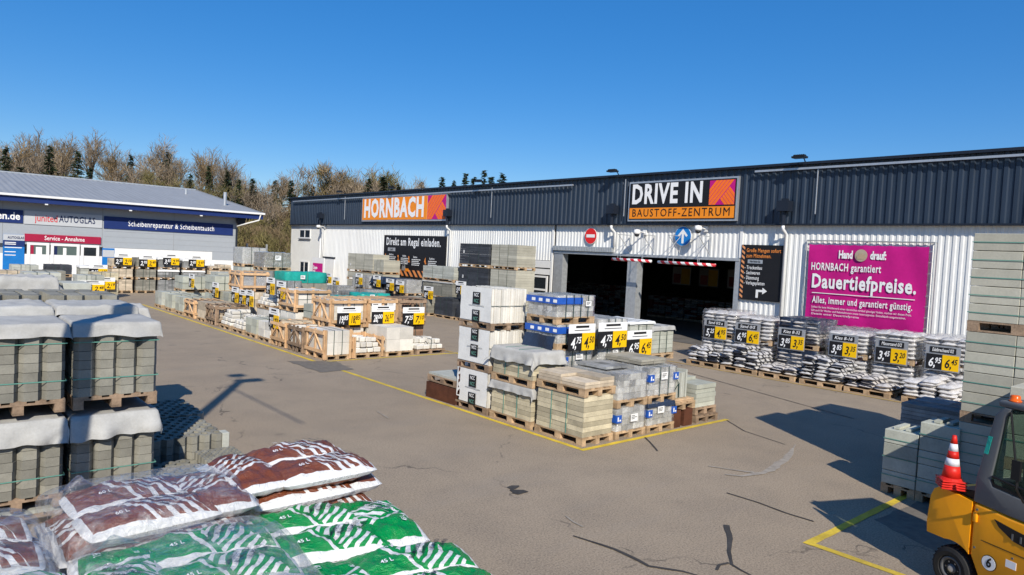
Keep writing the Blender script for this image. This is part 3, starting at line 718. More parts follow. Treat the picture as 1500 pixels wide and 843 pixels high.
for x in (6.6, 11.2, 15.6): b = MB(); b.box(x, x+.16, ye-.05, ye+.05, ze-.5, ze-.43); b.build('eaves_lamp', MT['frame_w'], lb)
b = MB(); b.tube([(18.6, 3, 5), (18.6, 3, 6.9)], .12, 10); b.build('flue', MT['alu'], lb)
b = MB(); b.tube([(17.8, 10, 6.8), (17.8, 10, 7.3)], .1, 8); b.build('flue', MT['alu'], lb)
for (x0, x1, z0, z1) in ((5.85, 7.0, .4, 2.52), (7.08, 8.63, .4, 2.52), (8.7, 9.72, .4, 2.50)):
    f = MB(); e = .16
    f.box(x0, x0+e, -.07, .05, z0, z1); f.box(x1-e, x1, -.07, .05, z0, z1); f.box(x0+e, x1-e, -.07, .05, z1-e, z1); f.box(x0+e, x1-e, -.07, .05, z0, z0+e)
    o = f.build('window', MT['frame_w'], lb)
    p = MB(); p.box(x0+e, x1-e, -.02, .0, z0+e, z1-e); p.build('pane', MT['glass_g'] if x0 < 8.6 else MT['glass'], o)
    if x0 < 8.6:
        q = MB(); q.box(x0+e+.02, x0+e+.18, -.035, -.022, z0+e, z1-e); q.build('window_sticker', MT['lb_red'] if x0 < 6 else MT['txt_navy'], o)
        q = MB(); q.box((x0+x1)/2-.12, (x0+x1)/2+(.2 if x0 < 6 else .06), -.035, -.022, 1.75, 2.25); q.build('window_sticker', MT['paper'], o)
        q = MB(); q.box(x0+.5, x1-.25, -.036, -.023, 1.45, 1.62); q.build('window_sticker', MT['lb_mid'], o)
def lbsign(name, label, x0, x1, z0, z1, mat, off=.05):
    s = thing(name, label, 'sign', ((x0+x1)/2, YL-off, (z0+z1)/2)); b = MB(); b.box(-(x1-x0)/2, (x1-x0)/2, 0, off-.005, -(z1-z0)/2, (z1-z0)/2); b.build('board', mat, s); return s
s = lbsign('sign_board', 'dark blue board cut off at the left edge ending in aben.de', .5, 5.62, 3.65, 4.44, MT['lb_blue']); text('scheibe-haben.de', s, 2.42, 0, -.01, .62, MT['txt_w'], .02, .85, align='RIGHT')
s = lbsign('sign_board', 'pale board with red and navy lettering above the service entrance', 5.68, 9.86, 3.63, 4.45, MT['lb_lite'])
text('junited', s, -.35, -.02, -.01, .62, MT['txt_red'], .006, .8, align='RIGHT', fitw=1.18); text('AUTOGLAS', s, -.28, 0, -.01, .58, MT['txt_navy'], .015, .8, spacing=1.1, align='LEFT', fitw=1.98)
s = lbsign('sign_board', 'long navy board with white windscreen repair lettering', 9.96, 18.2, 3.62, 4.42, MT['lb_blue']); text('Scheibenreparatur & Scheibentausch', s, .05, 0, -.01, .52, MT['txt_w'], .006, .85, spacing=1.08, fitw=5.5)
s = lbsign('sign_board', 'crimson service reception board over three white windows', 5.72, 9.8, 2.58, 3.04, MT['lb_red'], .09); text('Service - Annahme', s, .05, 0, -.01, .37, MT['txt_w'], .008, .85, fitw=2.15)
s = lbsign('sign_board', 'narrow blue info board left of the service windows', 4.65, 5.72, .6, 2.95, MT['lb_mid'], .07)
b = MB(); b.box(-.53, .53, -.008, -.001, .82, 1.17); b.build('head_panel', MT['lb_lite'], s); text('AUTOGLAS', s, .1, .98, -.014, .2, MT['txt_navy'], .03, .8)
b = MB(); b.box(-.53, .53, -.007, -.001, .45, .81); b.build('info_panel', MT['lb_blue'], s)
b = MB()
for z in (.66, .56, .36, .1, -.1): b.box(-.45, .1+.3*(z == .36), -.014, -.009, z, z+.05)
b.build('small_print', MT['wht'], s)
s = lbsign('sign_board', 'small pale blue notice right of the service windows', 9.9, 10.6, 1.0, 2.35, MT['lb_mid'], .07)
b = MB(); b.box(-.33, .33, -.008, -.001, .1, .55); b.build('info_panel', MT['lb_lite'], s)
# things inside the hall: stacked sack pallets and price boards seen dimly, their colours darkened for the hall shade
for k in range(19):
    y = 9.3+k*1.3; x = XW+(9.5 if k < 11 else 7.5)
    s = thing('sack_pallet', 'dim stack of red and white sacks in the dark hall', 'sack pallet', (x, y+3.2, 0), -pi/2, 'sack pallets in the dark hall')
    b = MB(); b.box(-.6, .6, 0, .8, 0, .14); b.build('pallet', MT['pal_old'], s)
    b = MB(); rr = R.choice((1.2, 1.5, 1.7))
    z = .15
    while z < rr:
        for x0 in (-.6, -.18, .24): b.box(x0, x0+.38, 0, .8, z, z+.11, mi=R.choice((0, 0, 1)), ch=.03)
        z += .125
    b.build('sacks', [MT['shade_w'], MT['shade_red']], s)

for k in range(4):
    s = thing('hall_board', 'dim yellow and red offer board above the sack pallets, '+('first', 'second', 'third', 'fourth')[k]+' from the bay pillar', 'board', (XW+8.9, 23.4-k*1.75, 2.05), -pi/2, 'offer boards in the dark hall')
    b = MB(); b.box(-.6, .6, 0, .03, 0, 1.0); b.build('board', MT['shade_w'], s); b = MB(); b.box(.0, .56, -.01, -.001, .05, .9); b.build('yellow_panel', MT['shade_yel'], s); b = MB(); b.box(-.5, -.05, -.01, -.001, .1, .6); b.build('red_panel', MT['shade_red'], s)
# ------------------------------------------------------------------ pallets and loads
PH = .144
_pc = {}
def pallet_mesh(wx, wy, old):
    k = (round(wx, 2), round(wy, 2), old)
    if k in _pc: return _pc[k]
    b = MB(); lx, ly = (wx, wy) if wx >= wy else (wy, wx)
    def bx(x0, x1, y0, y1, z0, z1):
        if wx >= wy: b.box(x0, x1, y0, y1, z0, z1)
        else: b.box(y0, y1, x0, x1, z0, z1)
    X, Y = lx/2, ly/2
    for yc, w_ in ((-Y+.0725, .145), (-Y*.47, .1), (0, .145), (Y*.47, .1), (Y-.0725, .145)):
        bx(-X, X, yc-w_/2, yc+w_/2, .122, .144)
    for xc in (-X+.0725, 0, X-.0725):
        bx(xc-.0725, xc+.0725, -Y, Y, .1, .1215)
        for yc in (-Y+.05, 0, Y-.05): bx(xc-.07, xc+.07, yc-.05+.001, yc+.05-.001, .0225, .0995)
    for yc in (-Y+.05, 0, Y-.05): bx(-X, X, yc-.05, yc+.05, 0, .022)
    me = b.mesh('pallet', MT['pal_old' if old else 'pal_new']); _pc[k] = me; return me
def cells(b, wx, wy, z0, z1, nx, ny, gap=.004, jit=0., mi=0, ch=0, shell=True, miss=0.):
    dx, dy = wx/nx, wy/ny
    for i in range(nx):
        for j in range(ny):
            if shell and 0 < i < nx-1 and 0 < j < ny-1: continue
            if miss and R.random() < miss: continue
            jx, jy = R.uniform(-jit, jit), R.uniform(-jit, jit)
            m_ = mi if not isinstance(mi, tuple) else R.choice(mi)
            b.box(-wx/2+i*dx+gap/2+jx, -wx/2+(i+1)*dx-gap/2+jx, -wy/2+j*dy+gap/2+jy, -wy/2+(j+1)*dy-gap/2+jy, z0, z1, m_, ch=ch)
def layers(wx, wy, z, h, t, nx, ny, gap=.004, jit=.003, vgap=.004, mi=0, ch=0, ragged=0):
    b = MB(); n = max(1, round(h/t)); t = h/n
    for k in range(n):
        cells(b, wx, wy, z+k*t, z+(k+1)*t-vgap, nx, ny, gap, jit, mi, ch, shell=(k < n-1), miss=ragged if k == n-1 else 0)
    return b
def bone(cx, cy, s):          # outline of a double-T paving block
    a = .5*s; c = .29*s; d = .14*s
    return [(cx-a, cy-a*.98), (cx-c-.02*s, cy-a*.98+.0), (cx-c*.6, cy-a*.72), (cx+c*.6, cy-a*.72), (cx+c+.02*s, cy-a*.98), (cx+a, cy-a*.98),
            (cx+a*.99, cy+a*.98), (cx+c, cy+a*.98), (cx+c*.6, cy+a*.72), (cx-c*.6, cy+a*.72), (cx-c, cy+a*.98), (cx-a*.99, cy+a*.98)]
def hexblk(cx, cy, w, d):     # flat face with bevelled flanks, as the block columns show
    return [(cx-w*.5, cy-d*.18), (cx-w*.30, cy-d*.5), (cx+w*.30, cy-d*.5), (cx+w*.5, cy-d*.18), (cx+w*.36, cy+d*.02), (cx+w*.5, cy+d*.22), (cx+w*.30, cy+d*.5), (cx-w*.30, cy+d*.5), (cx-w*.5, cy+d*.22), (cx-w*.36, cy+d*.02)]
def band(wx, wy, z0, h, e=.006, vertical=None, wdt=.02):
    b = MB(); X, Y = wx/2+e, wy/2+e
    if vertical is None:     # horizontal ring at height z0
        for (x0, x1, y0, y1) in ((-X, X, -Y-.002, -Y), (-X, X, Y, Y+.002), (-X-.002, -X, -Y, Y), (X, X+.002, -Y, Y)): b.box(x0, x1, y0, y1, z0, z0+wdt)
    else:
        ax, p = vertical
        if ax == 'x':
            b.box(p, p+wdt, -Y-.002, -Y, z0, z0+h); b.box(p, p+wdt, Y, Y+.002, z0, z0+h); b.box(p, p+wdt, -Y, Y, z0+h, z0+h+.003)
        else:
            b.box(-X-.002, -X, p, p+wdt, z0, z0+h); b.box(X, X+.002, p, p+wdt, z0, z0+h); b.box(-X, X, p, p+wdt, z0+h, z0+h+.0034)
    return b
def skin(wx, wy, z0, z1, e, amp, seed, nx=10, nz=8, top=True, bulge=0):
    """wrinkled closed shell round a box: stretch film or foil"""
    b = MB(); X, Y = wx/2+e, wy/2+e
    def P(x, y, z):
        v = Vector((x*5+seed*3.1, y*5, z*6)); n = mnoise.noise(v)*amp+mnoise.noise(v*2.7)*amp*.5
        l = hypot(x, y) or 1; q = 1+(n+bulge*sin(pi*(z-z0)/(z1-z0+1e-6)))/l
        return (x*q, y*q, z+(mnoise.noise(v*1.3+Vector((9, 0, 0)))*amp if z > z1-.02 else 0))
    ring = [(-X+2*X*i/nx, -Y) for i in range(nx)]+[(X, -Y+2*Y*i/nx) for i in range(nx)]+[(X-2*X*i/nx, Y) for i in range(nx)]+[(-X, Y-2*Y*i/nx) for i in range(nx)]
    n = len(ring); vs = [P(x, y, z0+(z1-z0)*j/nz) for j in range(nz+1) for x, y in ring]
    b.add(vs, [(j*n+i, j*n+(i+1) % n, (j+1)*n+(i+1) % n, (j+1)*n+i) for j in range(nz) for i in range(n)])
    if top:
        vs = [P(-X+2*X*i/nx, -Y+2*Y*j/nx, z1) for j in range(nx+1) for i in range(nx+1)]
        b.add(vs, [(j*(nx+1)+i, j*(nx+1)+i+1, (j+1)*(nx+1)+i+1, (j+1)*(nx+1)+i) for j in range(nx) for i in range(nx)])
    return b
def drape(wx, wy, z, drop, seed, amp=.03, nx=34, flare=.05, e=.012, dropf=None):
    """cloth lying on a box, stiff folds, ragged hem hanging down"""
    b = MB(); X, Y = wx/2, wy/2; vs = []
    df = dropf if dropf is not None else drop; dm = max(drop, df)
    def axis(A, d0, d1, n):
        m_ = 5; out = [-A-d0+d0*i/m_ for i in range(m_)]+[-A+2*A*i/(n-2*m_) for i in range(n-2*m_+1)]+[A+d1*(i+1)/m_ for i in range(m_)]
        return out
    us = axis(X, drop, drop, nx); vsy = axis(Y, df, drop, nx)
    for v in vsy:
        for u in us:
            hem = 1+.22*mnoise.noise(Vector((u*1.6+seed*3, v*1.6, seed)))+.1*mnoise.noise(Vector((u*6+seed, v*6, 3)))
            ox = max(0, abs(u)-X)*hem; oy = max(0, abs(v)-Y)*hem
            n1 = mnoise.noise(Vector((u*2.6+seed*7, v*2.6, seed))); n2 = abs(mnoise.noise(Vector((u*7+seed, v*4, seed*2))))
            x = max(-X-e, min(X+e, u)); y = max(-Y-e, min(Y+e, v))
            k = mnoise.noise(Vector((u*4+seed, v*4, 8)))
            o = max(ox, oy)+.3*min(ox, oy); fl = .12+.55*abs(k)
            if ox: x += (1 if u > 0 else -1)*ox*fl
            if oy: y += (1 if v > 0 else -1)*oy*fl
            top = (o == 0)
            edge = min(X-abs(x), Y-abs(y))
            zz = z+.006+(max(0, n1)*amp*.7*min(1, max(0, edge)/.08+.15)+max(0, n2-.15)*amp*.7 if top else max(0, n1)*amp*.24)-o*.95
            vs.append((x, y, zz))
    n = len(us)
    b.add(vs, [(j*n+i, j*n+i+1, (j+1)*n+i+1, (j+1)*n+i) for j in range(len(vsy)-1) for i in range(n-1)], tone=0)
    return b
def sheet_label(parent, x, z, y, w_, h_, rot=0):
    b = MB(); b.box(-w_/2, w_/2, -.002, 0, -h_/2, h_/2, 0)
    for k in range(3): b.box(-w_*.38, w_*R.uniform(.0, .38), -.004, -.0022, h_*(.22-.2*k), h_*(.30-.2*k), 1)
    o = b.build('label_sheet', [MT['paper'], MT['blk']], parent)
    if rot: o.location = (y, x, z); o.rotation_euler = (0, 0, rot)
    else: o.location = (x, y, z)
    return o
_n = [0]
def load(x0, y0, z0, wx, wy, h, kind, mat, label, cat='pallet load', group=None, old=False, straps=2, cover=None, name='loaded_pallet', label_sheet=None, pallet=True, rot=0, strapm='strap_dk', pad=.02, nofront=False, **kw):
    """one pallet with what is strapped on it; returns the top height"""
    _n[0] += 1; sd = _n[0]
    t = thing(name, label, cat, (x0+wx/2, y0+wy/2, z0), rot, group)
    zb = 0
    if pallet: place('pallet', pallet_mesh(wx, wy, old), t); zb = PH+.001
    w_, d_ = wx-2*pad, wy-2*pad; zt = zb+h
    m = MT[mat] if isinstance(mat, str) else mat
    if kind == 'slabs':
        layers(w_, d_, zb, h, kw.get('t', .06), kw.get('nx', 2), kw.get('ny', 2), kw.get('gap', .006), kw.get('jit', .006), .005, ragged=kw.get('ragged', 0)).build(kw.get('part', 'slabs'), m, t)
    elif kind == 'bricks':
        mats = [m, MT[kw['mat2']]] if 'mat2' in kw else m
        layers(w_, d_, zb, h, kw.get('t', .1), kw.get('nx', 6), kw.get('ny', 6), .008, .004, .006, mi=(0, 0, 1) if 'mat2' in kw else 0).build('bricks', mats, t)
    elif kind == 'blocks':
        layers(w_, d_, zb, h, kw.get('t', .24), kw.get('nx', 2), kw.get('ny', 2), .006, .003, .007, ch=.006).build('blocks', m, t)
    elif kind == 'plates':          # upright thin plates
        b = MB(); n = kw.get('n', 16); ax = kw.get('axis', 'x')
        for i in range(n):
            a = -w_/2+w_*i/n; a2 = a+w_/n*.86; c = -d_/2+d_*i/n; c2 = c+d_/n*.86; top = zt-R.uniform(0, .035)
            if ax == 'x': b.box(a, a2, -d_/2+R.uniform(0, .02), d_/2-R.uniform(0, .02), zb, top)
            else: b.box(-w_/2+R.uniform(0, .02), w_/2-R.uniform(0, .02), c, c2, zb, top)
        b.build('slabs', m, t)
    elif kind == 'rubble':          # a heap of loosely laid stones
        b = MB(); n = kw.get('nx', 4); L_ = max(1, round(h/.13)); 
        for k in range(L_):
            s_ = 1-.16*k/L_*2
            for i in range(n):
                for j in range(n):
                    if k == L_-1 and R.random() < .35: continue
                    cx, cy = (-w_/2+w_*(i+.5)/n)*s_, (-d_/2+d_*(j+.5)/n)*s_; a, c = w_/n*R.uniform(.38, .5)*s_, d_/n*R.uniform(.38, .5)*s_
                    b.box(cx-a, cx+a, cy-c, cy+c, zb+k*h/L_, zb+(k+1)*h/L_-R.uniform(.0, .03), rot=R.uniform(-.15, .15), ch=.02)
        b.build('stones', m, t)
    elif kind == 'pavers':
        b = MB(); nx, ny, nl = kw.get('nx', 4), kw.get('ny', 4), kw.get('nl', 8); dx, dy, dz = w_/nx, d_/ny, h/nl
        for k in range(nl):
            for i in range(nx):
                for j in range(ny):
                    if k < nl-1 and 0 < i < nx-1 and 0 < j < ny-1: continue
                    cx, cy = -w_/2+(i+.5)*dx+R.uniform(-.003, .003), -d_/2+(j+.5)*dy+R.uniform(-.004, .004)
                    b.prism(hexblk(cx, cy, dx*.995, dy*.995), zb+k*dz, zb+(k+1)*dz-.005)
        b.build('pavers', m, t)
    elif kind == 'grid':            # lawn grid stones: rings with open holes
        b = MB(); nx, ny, nl = kw.get('nx', 6), kw.get('ny', 5), kw.get('nl', 3); dx, dy, dz = w_/nx, d_/ny, h/nl
        for k in range(nl):
            for i in range(nx):
                for j in range(ny):
                    if k < nl-1 and 0 < i < nx-1 and 0 < j < ny-1: continue
                    if k == nl-1 and kw.get('cut') and i+j > nx+ny-2-kw['cut']: continue
                    cx, cy = -w_/2+(i+.5)*dx, -d_/2+(j+.5)*dy; o = []; q = []
                    for a in range(8):
                        th = pi/8+a*pi/4; o.append((cx+.535*dx*cos(th), cy+.535*dy*sin(th))); q.append((cx+.27*dx*cos(th), cy+.27*dy*sin(th)))
                    z_0, z_1 = zb+k*dz, zb+(k+1)*dz-.006
                    vs = [(x, y, z_1) for x, y in o]+[(x, y, z_1) for x, y in q]+[(x, y, z_0) for x, y in o]+[(x, y, z_0) for x, y in q]
                    fs = []
                    for a in range(8):
                        c = (a+1) % 8; fs += [(a, c, 8+c, 8+a), (16+a, 16+c, c, a), (8+a, 8+c, 24+c, 24+a)]
                    b.add(vs, fs)
        b.build('grid_stones', m, t)
    elif kind == 'foil':
        layers(w_, d_, zb, h-.01, .1, 5, 5, .01, .004, .006).build('bricks', MT[kw.get('core', 'conc')], t)
    # what goes round it
    if kw.get('wrap'):
        skin(w_, d_, zb-.02, zt+.006, .012, kw.get('amp', .018), sd, top=kw.get('wraptop', True), nx=kw.get('wn', 10)).build('stretch_film', MT[kw['wrap']], t, smooth=True)
    if kw.get('topfoil'):
        b = drape(w_, d_, zt, kw.get('tdrop', .12), sd, .02, 14); b.build('top_foil', MT[kw['topfoil']], t, smooth=True)
    if kw.get('printband'):       # blue printed strip on the film near the top edge
        z_ = zt-.17; b = MB(); e = .035
        b.box(-w_/2-e, w_/2*kw.get('pbx', -.0), -d_/2-e-.002, -d_/2-e, z_, z_+.13); b.box(-w_/2-e-.002, -w_/2-e, -d_/2-e, d_/2+e, z_, z_+.13)
        o = b.build('printed_band', MT['film_blue'], t)
        b = MB()
        for k in range(4):
            c = d_/2-.1-k*d_/4; b.box(-w_/2-e-.005, -w_/2-e-.0025, c-.13, c-.03, z_+.03, z_+.09)
        b.build('band_lettering', MT['wht'], o)
    if kw.get('cornertag'):       # small blue printed tags on the corners
        for (x, y) in ((-w_/2-.025, -d_/2-.03),)+(((w_/2-.07, -d_/2-.03),) if kw.get('cornertag') == 2 else ()):
            b = MB(); b.box(x, x+.13, y-.004, y, zt-.26, zt-.12); b.box(x-.004, x, y-.004, y+.12, zt-.26, zt-.12) ; o = b.build('printed_tag', MT['film_blue'], t)
            b = MB(); b.box(x+.02, x+.05, y-.007, y-.0045, zt-.23, zt-.15); b.box(x+.07, x+.11, y-.007, y-.0045, zt-.23, zt-.2); b.build('band_lettering', MT['wht'], o)
    ew = .035 if (kw.get('wrap')) else .006
    for k in range(kw.get('hstrap', 0)):
        q = kw['hstrap']; band(w_, d_, zb+h*(k+.5)/q-.01, 0, ew, wdt=.011).build('strap', MT[strapm], t)
    if straps:
        SM = MT[strapm]; ax = kw.get('sax', 'x'); hz = kw.get('hstrap', 0)
        for k in range(straps if straps < 9 else 0):
            L_ = w_ if ax == 'x' else d_
            band(w_, d_, zb-.02, h+.03, ew, (ax, -L_/2+L_*(k+1)/(straps+1))).build('strap', SM, t)
    if kw.get('frame'):           # timber crate round the load
        b = MB(); X, Y = wx/2, wy/2; q = .035; Z = zb+h+.03
        for sx in (-1, 1):
            for yy in (-Y, -Y/3, Y/3-.08, Y-.08) if kw['frame'] > 1 else (-Y, -.04, Y-.08): b.box(*sorted((sx*X, sx*(X+q))), yy, yy+.08, .02, Z)
            for z_ in (zb+.05, Z-.13): b.box(*sorted((sx*(X+q+.001), sx*(X+2*q))), -Y, Y, z_, z_+.09)
        for sy in (-1, 1):
            of = kw.get('openfront') and sy < 0
            for xx in ((-X, X-.05) if of else (-X, -.04, X-.08)): b.box(xx, xx+(.05 if of else .08), *sorted((sy*Y, sy*(Y+q))), .02, Z)
            for z_ in (() if of else (zb+.02, Z-.12)): b.box(-X, X, *sorted((sy*(Y+q+.001), sy*(Y+2*q))), z_, z_+.09)
        for z_, (a, c) in ((zb+.12, 0) for _ in ()): pass
        # diagonals on the short faces
        for sx in (-1, 1):
            x = sx*(X+q+.018)
            b.tube([(x, -Y+.05, zb+.1), (x, 0, Z-.1)], .028, 4); b.tube([(x, Y-.05, zb+.1), (x, 0, Z-.1)], .028, 4)
        for xx in (-X, -X/2, 0, X/2-.04, X-.08):
            if kw.get('lid', 1): b.box(xx, xx+.08, -Y-.03, Y+.03, Z+.001, Z+.022)
        b.build('crate_frame', MT['crate_wood'] if not old else MT['pal_old'], t)
        zt = max(zt, Z+.022)
    if cover:
        drape(w_+.01, d_+.01, zt, cover, sd, kw.get('camp', .03), flare=.06, dropf=kw.get('coverf')).build('fleece_cover', MT[kw.get('covm', 'fleece')], t, smooth=True)
    if label_sheet:
        for (x, z, ww, hh) in label_sheet: sheet_label(t, x, zb+z, -d_/2-ew-(.08 if kw.get('frame') else .006), ww, hh)
    if kw.get('side_sheet'):
        for (y, z, ww, hh) in kw['side_sheet']: sheet_label(t, y, zb+z, -w_/2-ew-.006, ww, hh, -pi/2)
    load.last = t
    return z0+zt

# ------------------------------------------------------------------ price boards
HEADW = ['Pflaster', 'Mauerstein', 'Palisade', 'Terrassenplatte', 'Klinker', 'Randstein']
def price(x, y, z, fw, p1, p2, label, face='y', title='', hz=.5, group='price boards on the stacks', style='island'):
    s = thing('price_board', label, 'price board', (x, y, z), 0 if face == 'y' else -pi/2, group)
    if style == 'island':
        a = hz*.34
        b = MB(); b.box(0, fw, -.012, 0, hz-a, hz); b.build('header_card', MT['wht'], s)
        b = MB(); b.box(fw*.25, fw*.75, -.016, -.0125, hz-a*.42, hz-a*.18); b.box(fw*.2, fw*.8, -.016, -.0125, hz-a*.72, hz-a*.65); b.build('header_print', MT['blk'], s)
        b = MB(); b.box(0, fw*.5, -.012, 0, 0, hz-a-.002); b.build('black_panel', MT['blk'], s)
        b = MB(); b.box(fw*.5+.002, fw, -.012, 0, 0, hz-a-.002); b.build('yellow_panel', MT['yel'], s)
        ph = hz-a; sz = ph*.72
    else:
        b = MB(); b.box(fw*.10, fw*.90, -.012, 0, hz-.17, hz-.02); b.build('title_panel', MT['blk'], s)
        text(title, s, fw*.5, hz-.095, -.017, .13, MT['txt_w'], .01, .75, .25, fitw=fw*.66)
        b = MB(); b.box(0, fw*.5, -.014, 0, 0, hz-.21); b.build('black_panel', MT['blk'], s)
        b = MB(); b.box(fw*.5+.002, fw, -.014, 0, 0, hz-.21); b.build('yellow_panel', MT['yel'], s)
        b = MB(); b.box(-.03, fw+.03, .002, .008, -.03, hz+.02); b.build('backing', MT['alu'], s)
        ph = hz-.21; sz = ph*.72
    for (p, xc, m_) in ((p1, fw*.25, MT['txt_w']), (p2, fw*.75, MT['txt_k'])):
        if p:
            big, sm = p.split(',')
            text(big+',', s, xc-fw*.07, ph*.42, -.017, sz*1.15, m_, .02, .62, .22, fitw=fw*.2)
            text(sm, s, xc+fw*.115, ph*.58, -.017, sz*.72, m_, .018, .7, .22, fitw=fw*.19)
    return s
# ------------------------------------------------------------------ centre island (corner at 8.8, 8.05)
G_I = 'loads on the centre island'
zt = load(8.8, 8.07, 0, .8, 1.2, .70, 'slabs', 'sand', 'pallet of pale sandstone kerbs, lower one at the near corner of the centre island', t=.085, nx=1, ny=3, gap=.01, jit=.008, straps=2, sax='y', group=G_I, strapm='strap_g')
load(8.8, 8.07, zt, .8, 1.2, .17, 'slabs', 'beige', 'half-empty pallet of beige slabs on top of the near corner kerbs', t=.055, nx=2, ny=2, jit=.01, straps=0, group=G_I, ragged=.25)
zt = load(8.8, 9.38, 0, .8, 1.2, .62, 'slabs', 'sand', 'lower pallet of sandstone kerbs with torn grey fleece flap', t=.085, nx=1, ny=3, gap=.01, jit=.006, straps=2, sax='y', group=G_I, cover=.17, coverf=.2, strapm='strap_g')
load(8.8, 9.38, zt, .8, 1.2, .52, 'slabs', 'sand', 'fleece-covered pallet of sandstone kerbs stacked second from the near corner', t=.085, nx=1, ny=3, gap=.01, jit=.006, straps=2, sax='y', group=G_I, cover=.26, camp=.012, strapm='strap_g')
price(8.95, 9.29, .43, .66, '3,95', '3,45', 'price board with a large white 3 half hidden by beige slabs', hz=.5)
zt = 0
for k, lb_ in enumerate(('bottom white slab pack with printed cloth in the three-high tower', 'middle white slab pack of the three-high tower', 'top white slab pack of the tower with dark strap round it')):
    z1 = load(8.8, 10.66, zt, .95, 1.05, .70, 'plates', 'white_st', lb_, n=15, straps=1, sax='y', group=G_I, hstrap=1, old=True)
    t = load.last; b = MB(); X = .455
    nz_ = 8; vs = []
    for j in range(nz_+1):
        for i in range(9): vs.append((-X-.012-.012*abs(sin(i*1.3+j*.9+k)), .50-1.0*i/8, .16+.68*j/nz_))
    b.add(vs, [(j*9+i, j*9+i+1, (j+1)*9+i+1, (j+1)*9+i) for j in range(nz_) for i in range(8)]); b.build('printed_cloth', MT['white_cloth'], t, smooth=True)
    for zz in (.60, .24) if k != 1 else (.38, .7):
        b = MB(); b.box(-X-.036, -X-.032, -.16, .08, zz-.10, zz+.14); o = b.build('dark_print', MT['blk'], t)
        text('NCC', o, -X-.040, zz+.07, 0, .1, MT['txt_w'], .02, .7).matrix_local = Matrix.Translation((-X-.040, -.04, zz+.08)) @ Matrix.Rotation(-pi/2, 4, 'Z')
        text('NCC', o, -X-.040, zz+.07, 0, .1, MT['strap_g'], .02, .7).matrix_local = Matrix.Translation((-X-.040, -.04, zz-.04)) @ Matrix.Rotation(-pi/2, 4, 'Z')
    b = MB(); b.box(-X-.037, -X-.034, -.3, .2, .47, .478); b.build('dark_print', MT['grey_st'], t)
    zt = z1
# rusty open crate with low white load
t = thing('steel_stillage', 'low rust-brown steel box with old pallet and white stones left of the white tower', 'steel box', (9.3, 12.2, 0))
b = MB(); b.box(-.5, -.47, -.6, .6, 0, .34); b.box(-.47, .5, -.6, -.57, 0, .5); b.box(-.47, .5, .57, .6, 0, .34); b.box(-.46, .5, -.56, .56, .01, .05)
b.box(-.5, -.44, -.62, -.56, 0, .95); b.box(.46, .52, -.62, -.56, 0, .95); b.build('box_sides', MT['rust'], t)
load(8.82, 11.7, .36, .8, 1.1, .05, 'slabs', 'conc_lt', 'old grey pallet lying on the rusty steel box', old=True, straps=0, group=G_I)
load(9.1, 11.72, .56, .5, .42, .34, 'plates', 'white_st', 'small pack of white slabs leaning on the rusty steel box', n=6, straps=0, pallet=False, group=G_I, name='slab_pack')
# front edge, left to right
def wrapped(x0, y0, z0, wx, wy, h, label, mat='brick_grey', cat='brick pallet', name='wrapped_brick_pallet', **kw):
    kw.setdefault('straps', 3); kw.setdefault('wrap', 'film'); kw.setdefault('nx', 5); kw.setdefault('ny', 6); kw.setdefault('t', .105)
    return load(x0, y0, z0, wx, wy, h, 'bricks', mat, label, cat=cat, name=name, group=kw.pop('group', G_I), **kw)
z1 = wrapped(9.66, 8.06, 0, .84, 1.2, .42, 'lower film-wrapped grey brick pallet right of the sandstone kerbs', label_sheet=[(.05, .22, .2, .14)], cornertag=1, straps=0)
wrapped(9.66, 8.06, z1, .84, 1.2, .46, 'upper film-wrapped grey brick pallet right of the sandstone kerbs', straps=0, mat2='grey_st')
z1 = wrapped(10.55, 8.06, 0, .84, 1.2, .42, 'lower grey brick pallet with dark foil hood and two blue tags', cornertag=2, label_sheet=[(-.05, .28, .2, .13)], straps=0, topfoil='blue_tarp', tdrop=.1)
wrapped(10.55, 8.06, z1, .84, 1.2, .52, 'upper grey brick pallet with loose slabs on top and two blue tags', cornertag=2, label_sheet=[(0, .36, .2, .14)], straps=2)
b = load(10.58, 8.3, z1+.69, .78, .95, .10, 'slabs', 'taupe', 'loose layer of taupe slabs on the blue-tagged brick pallets', t=.05, nx=2, ny=3, straps=0, pallet=False, name='slab_layer', group=G_I)
load(9.75, 8.45, 1.37-.17, .7, .8, .05, 'slabs', 'grey_st', 'loose grey layer on the film-wrapped bricks', t=.05, nx=3, ny=3, straps=0, pallet=False, name='slab_layer', group=G_I)
for (x, lab) in ((11.47, 'left rusty steel foot box under the leaning slabs'), (11.86, 'right rusty steel foot box under the leaning slabs')):
    t = thing('steel_box', lab, 'steel box', (x, 8.35, 0)); b = MB()
    b.box(-.14, .14, -.28, -.25, 0, .34); b.box(-.14, -.11, -.25, .35, 0, .34); b.box(.11, .14, -.25, .35, 0, .34); b.build('box_sides', MT['rust'], t)
load(11.33, 8.07, .34, .75, .9, .06, 'slabs', 'pal_new', 'pallet carrying the leaning grey slabs', straps=0, old=False, t=.03, nx=1, ny=1)
t = thing('leaning_slab_pack', 'dark-strapped pack of grey slabs leaning upright on a pallet', 'slab pack', (11.68, 8.55, .55)); b = MB()
for k in range(9):
    xx = -.32+k*.055+.0; b.box(xx, xx+.045, -.35, .25, 0, .50)
b.box(.20, .24, -.36, .3, 0, .55); b.build('slabs', MT['conc_lt'], t)
b = MB(); b.tube([(-.3, -.37, .05), (-.05, -.38, .3), (-.25, -.37, .5)], .008, 4); b.tube([(-.05, -.38, .3), (-.04, -.38, .02)], .01, 4); b.build('strap', MT['strap_dk'], t)
z1 = load(12.14, 8.07, 0, .78, 1.0, .02, 'slabs', 'pal_old', 'old pallet under the greenish slab pack at the right end', old=True, straps=0, t=.02, nx=1, ny=1)
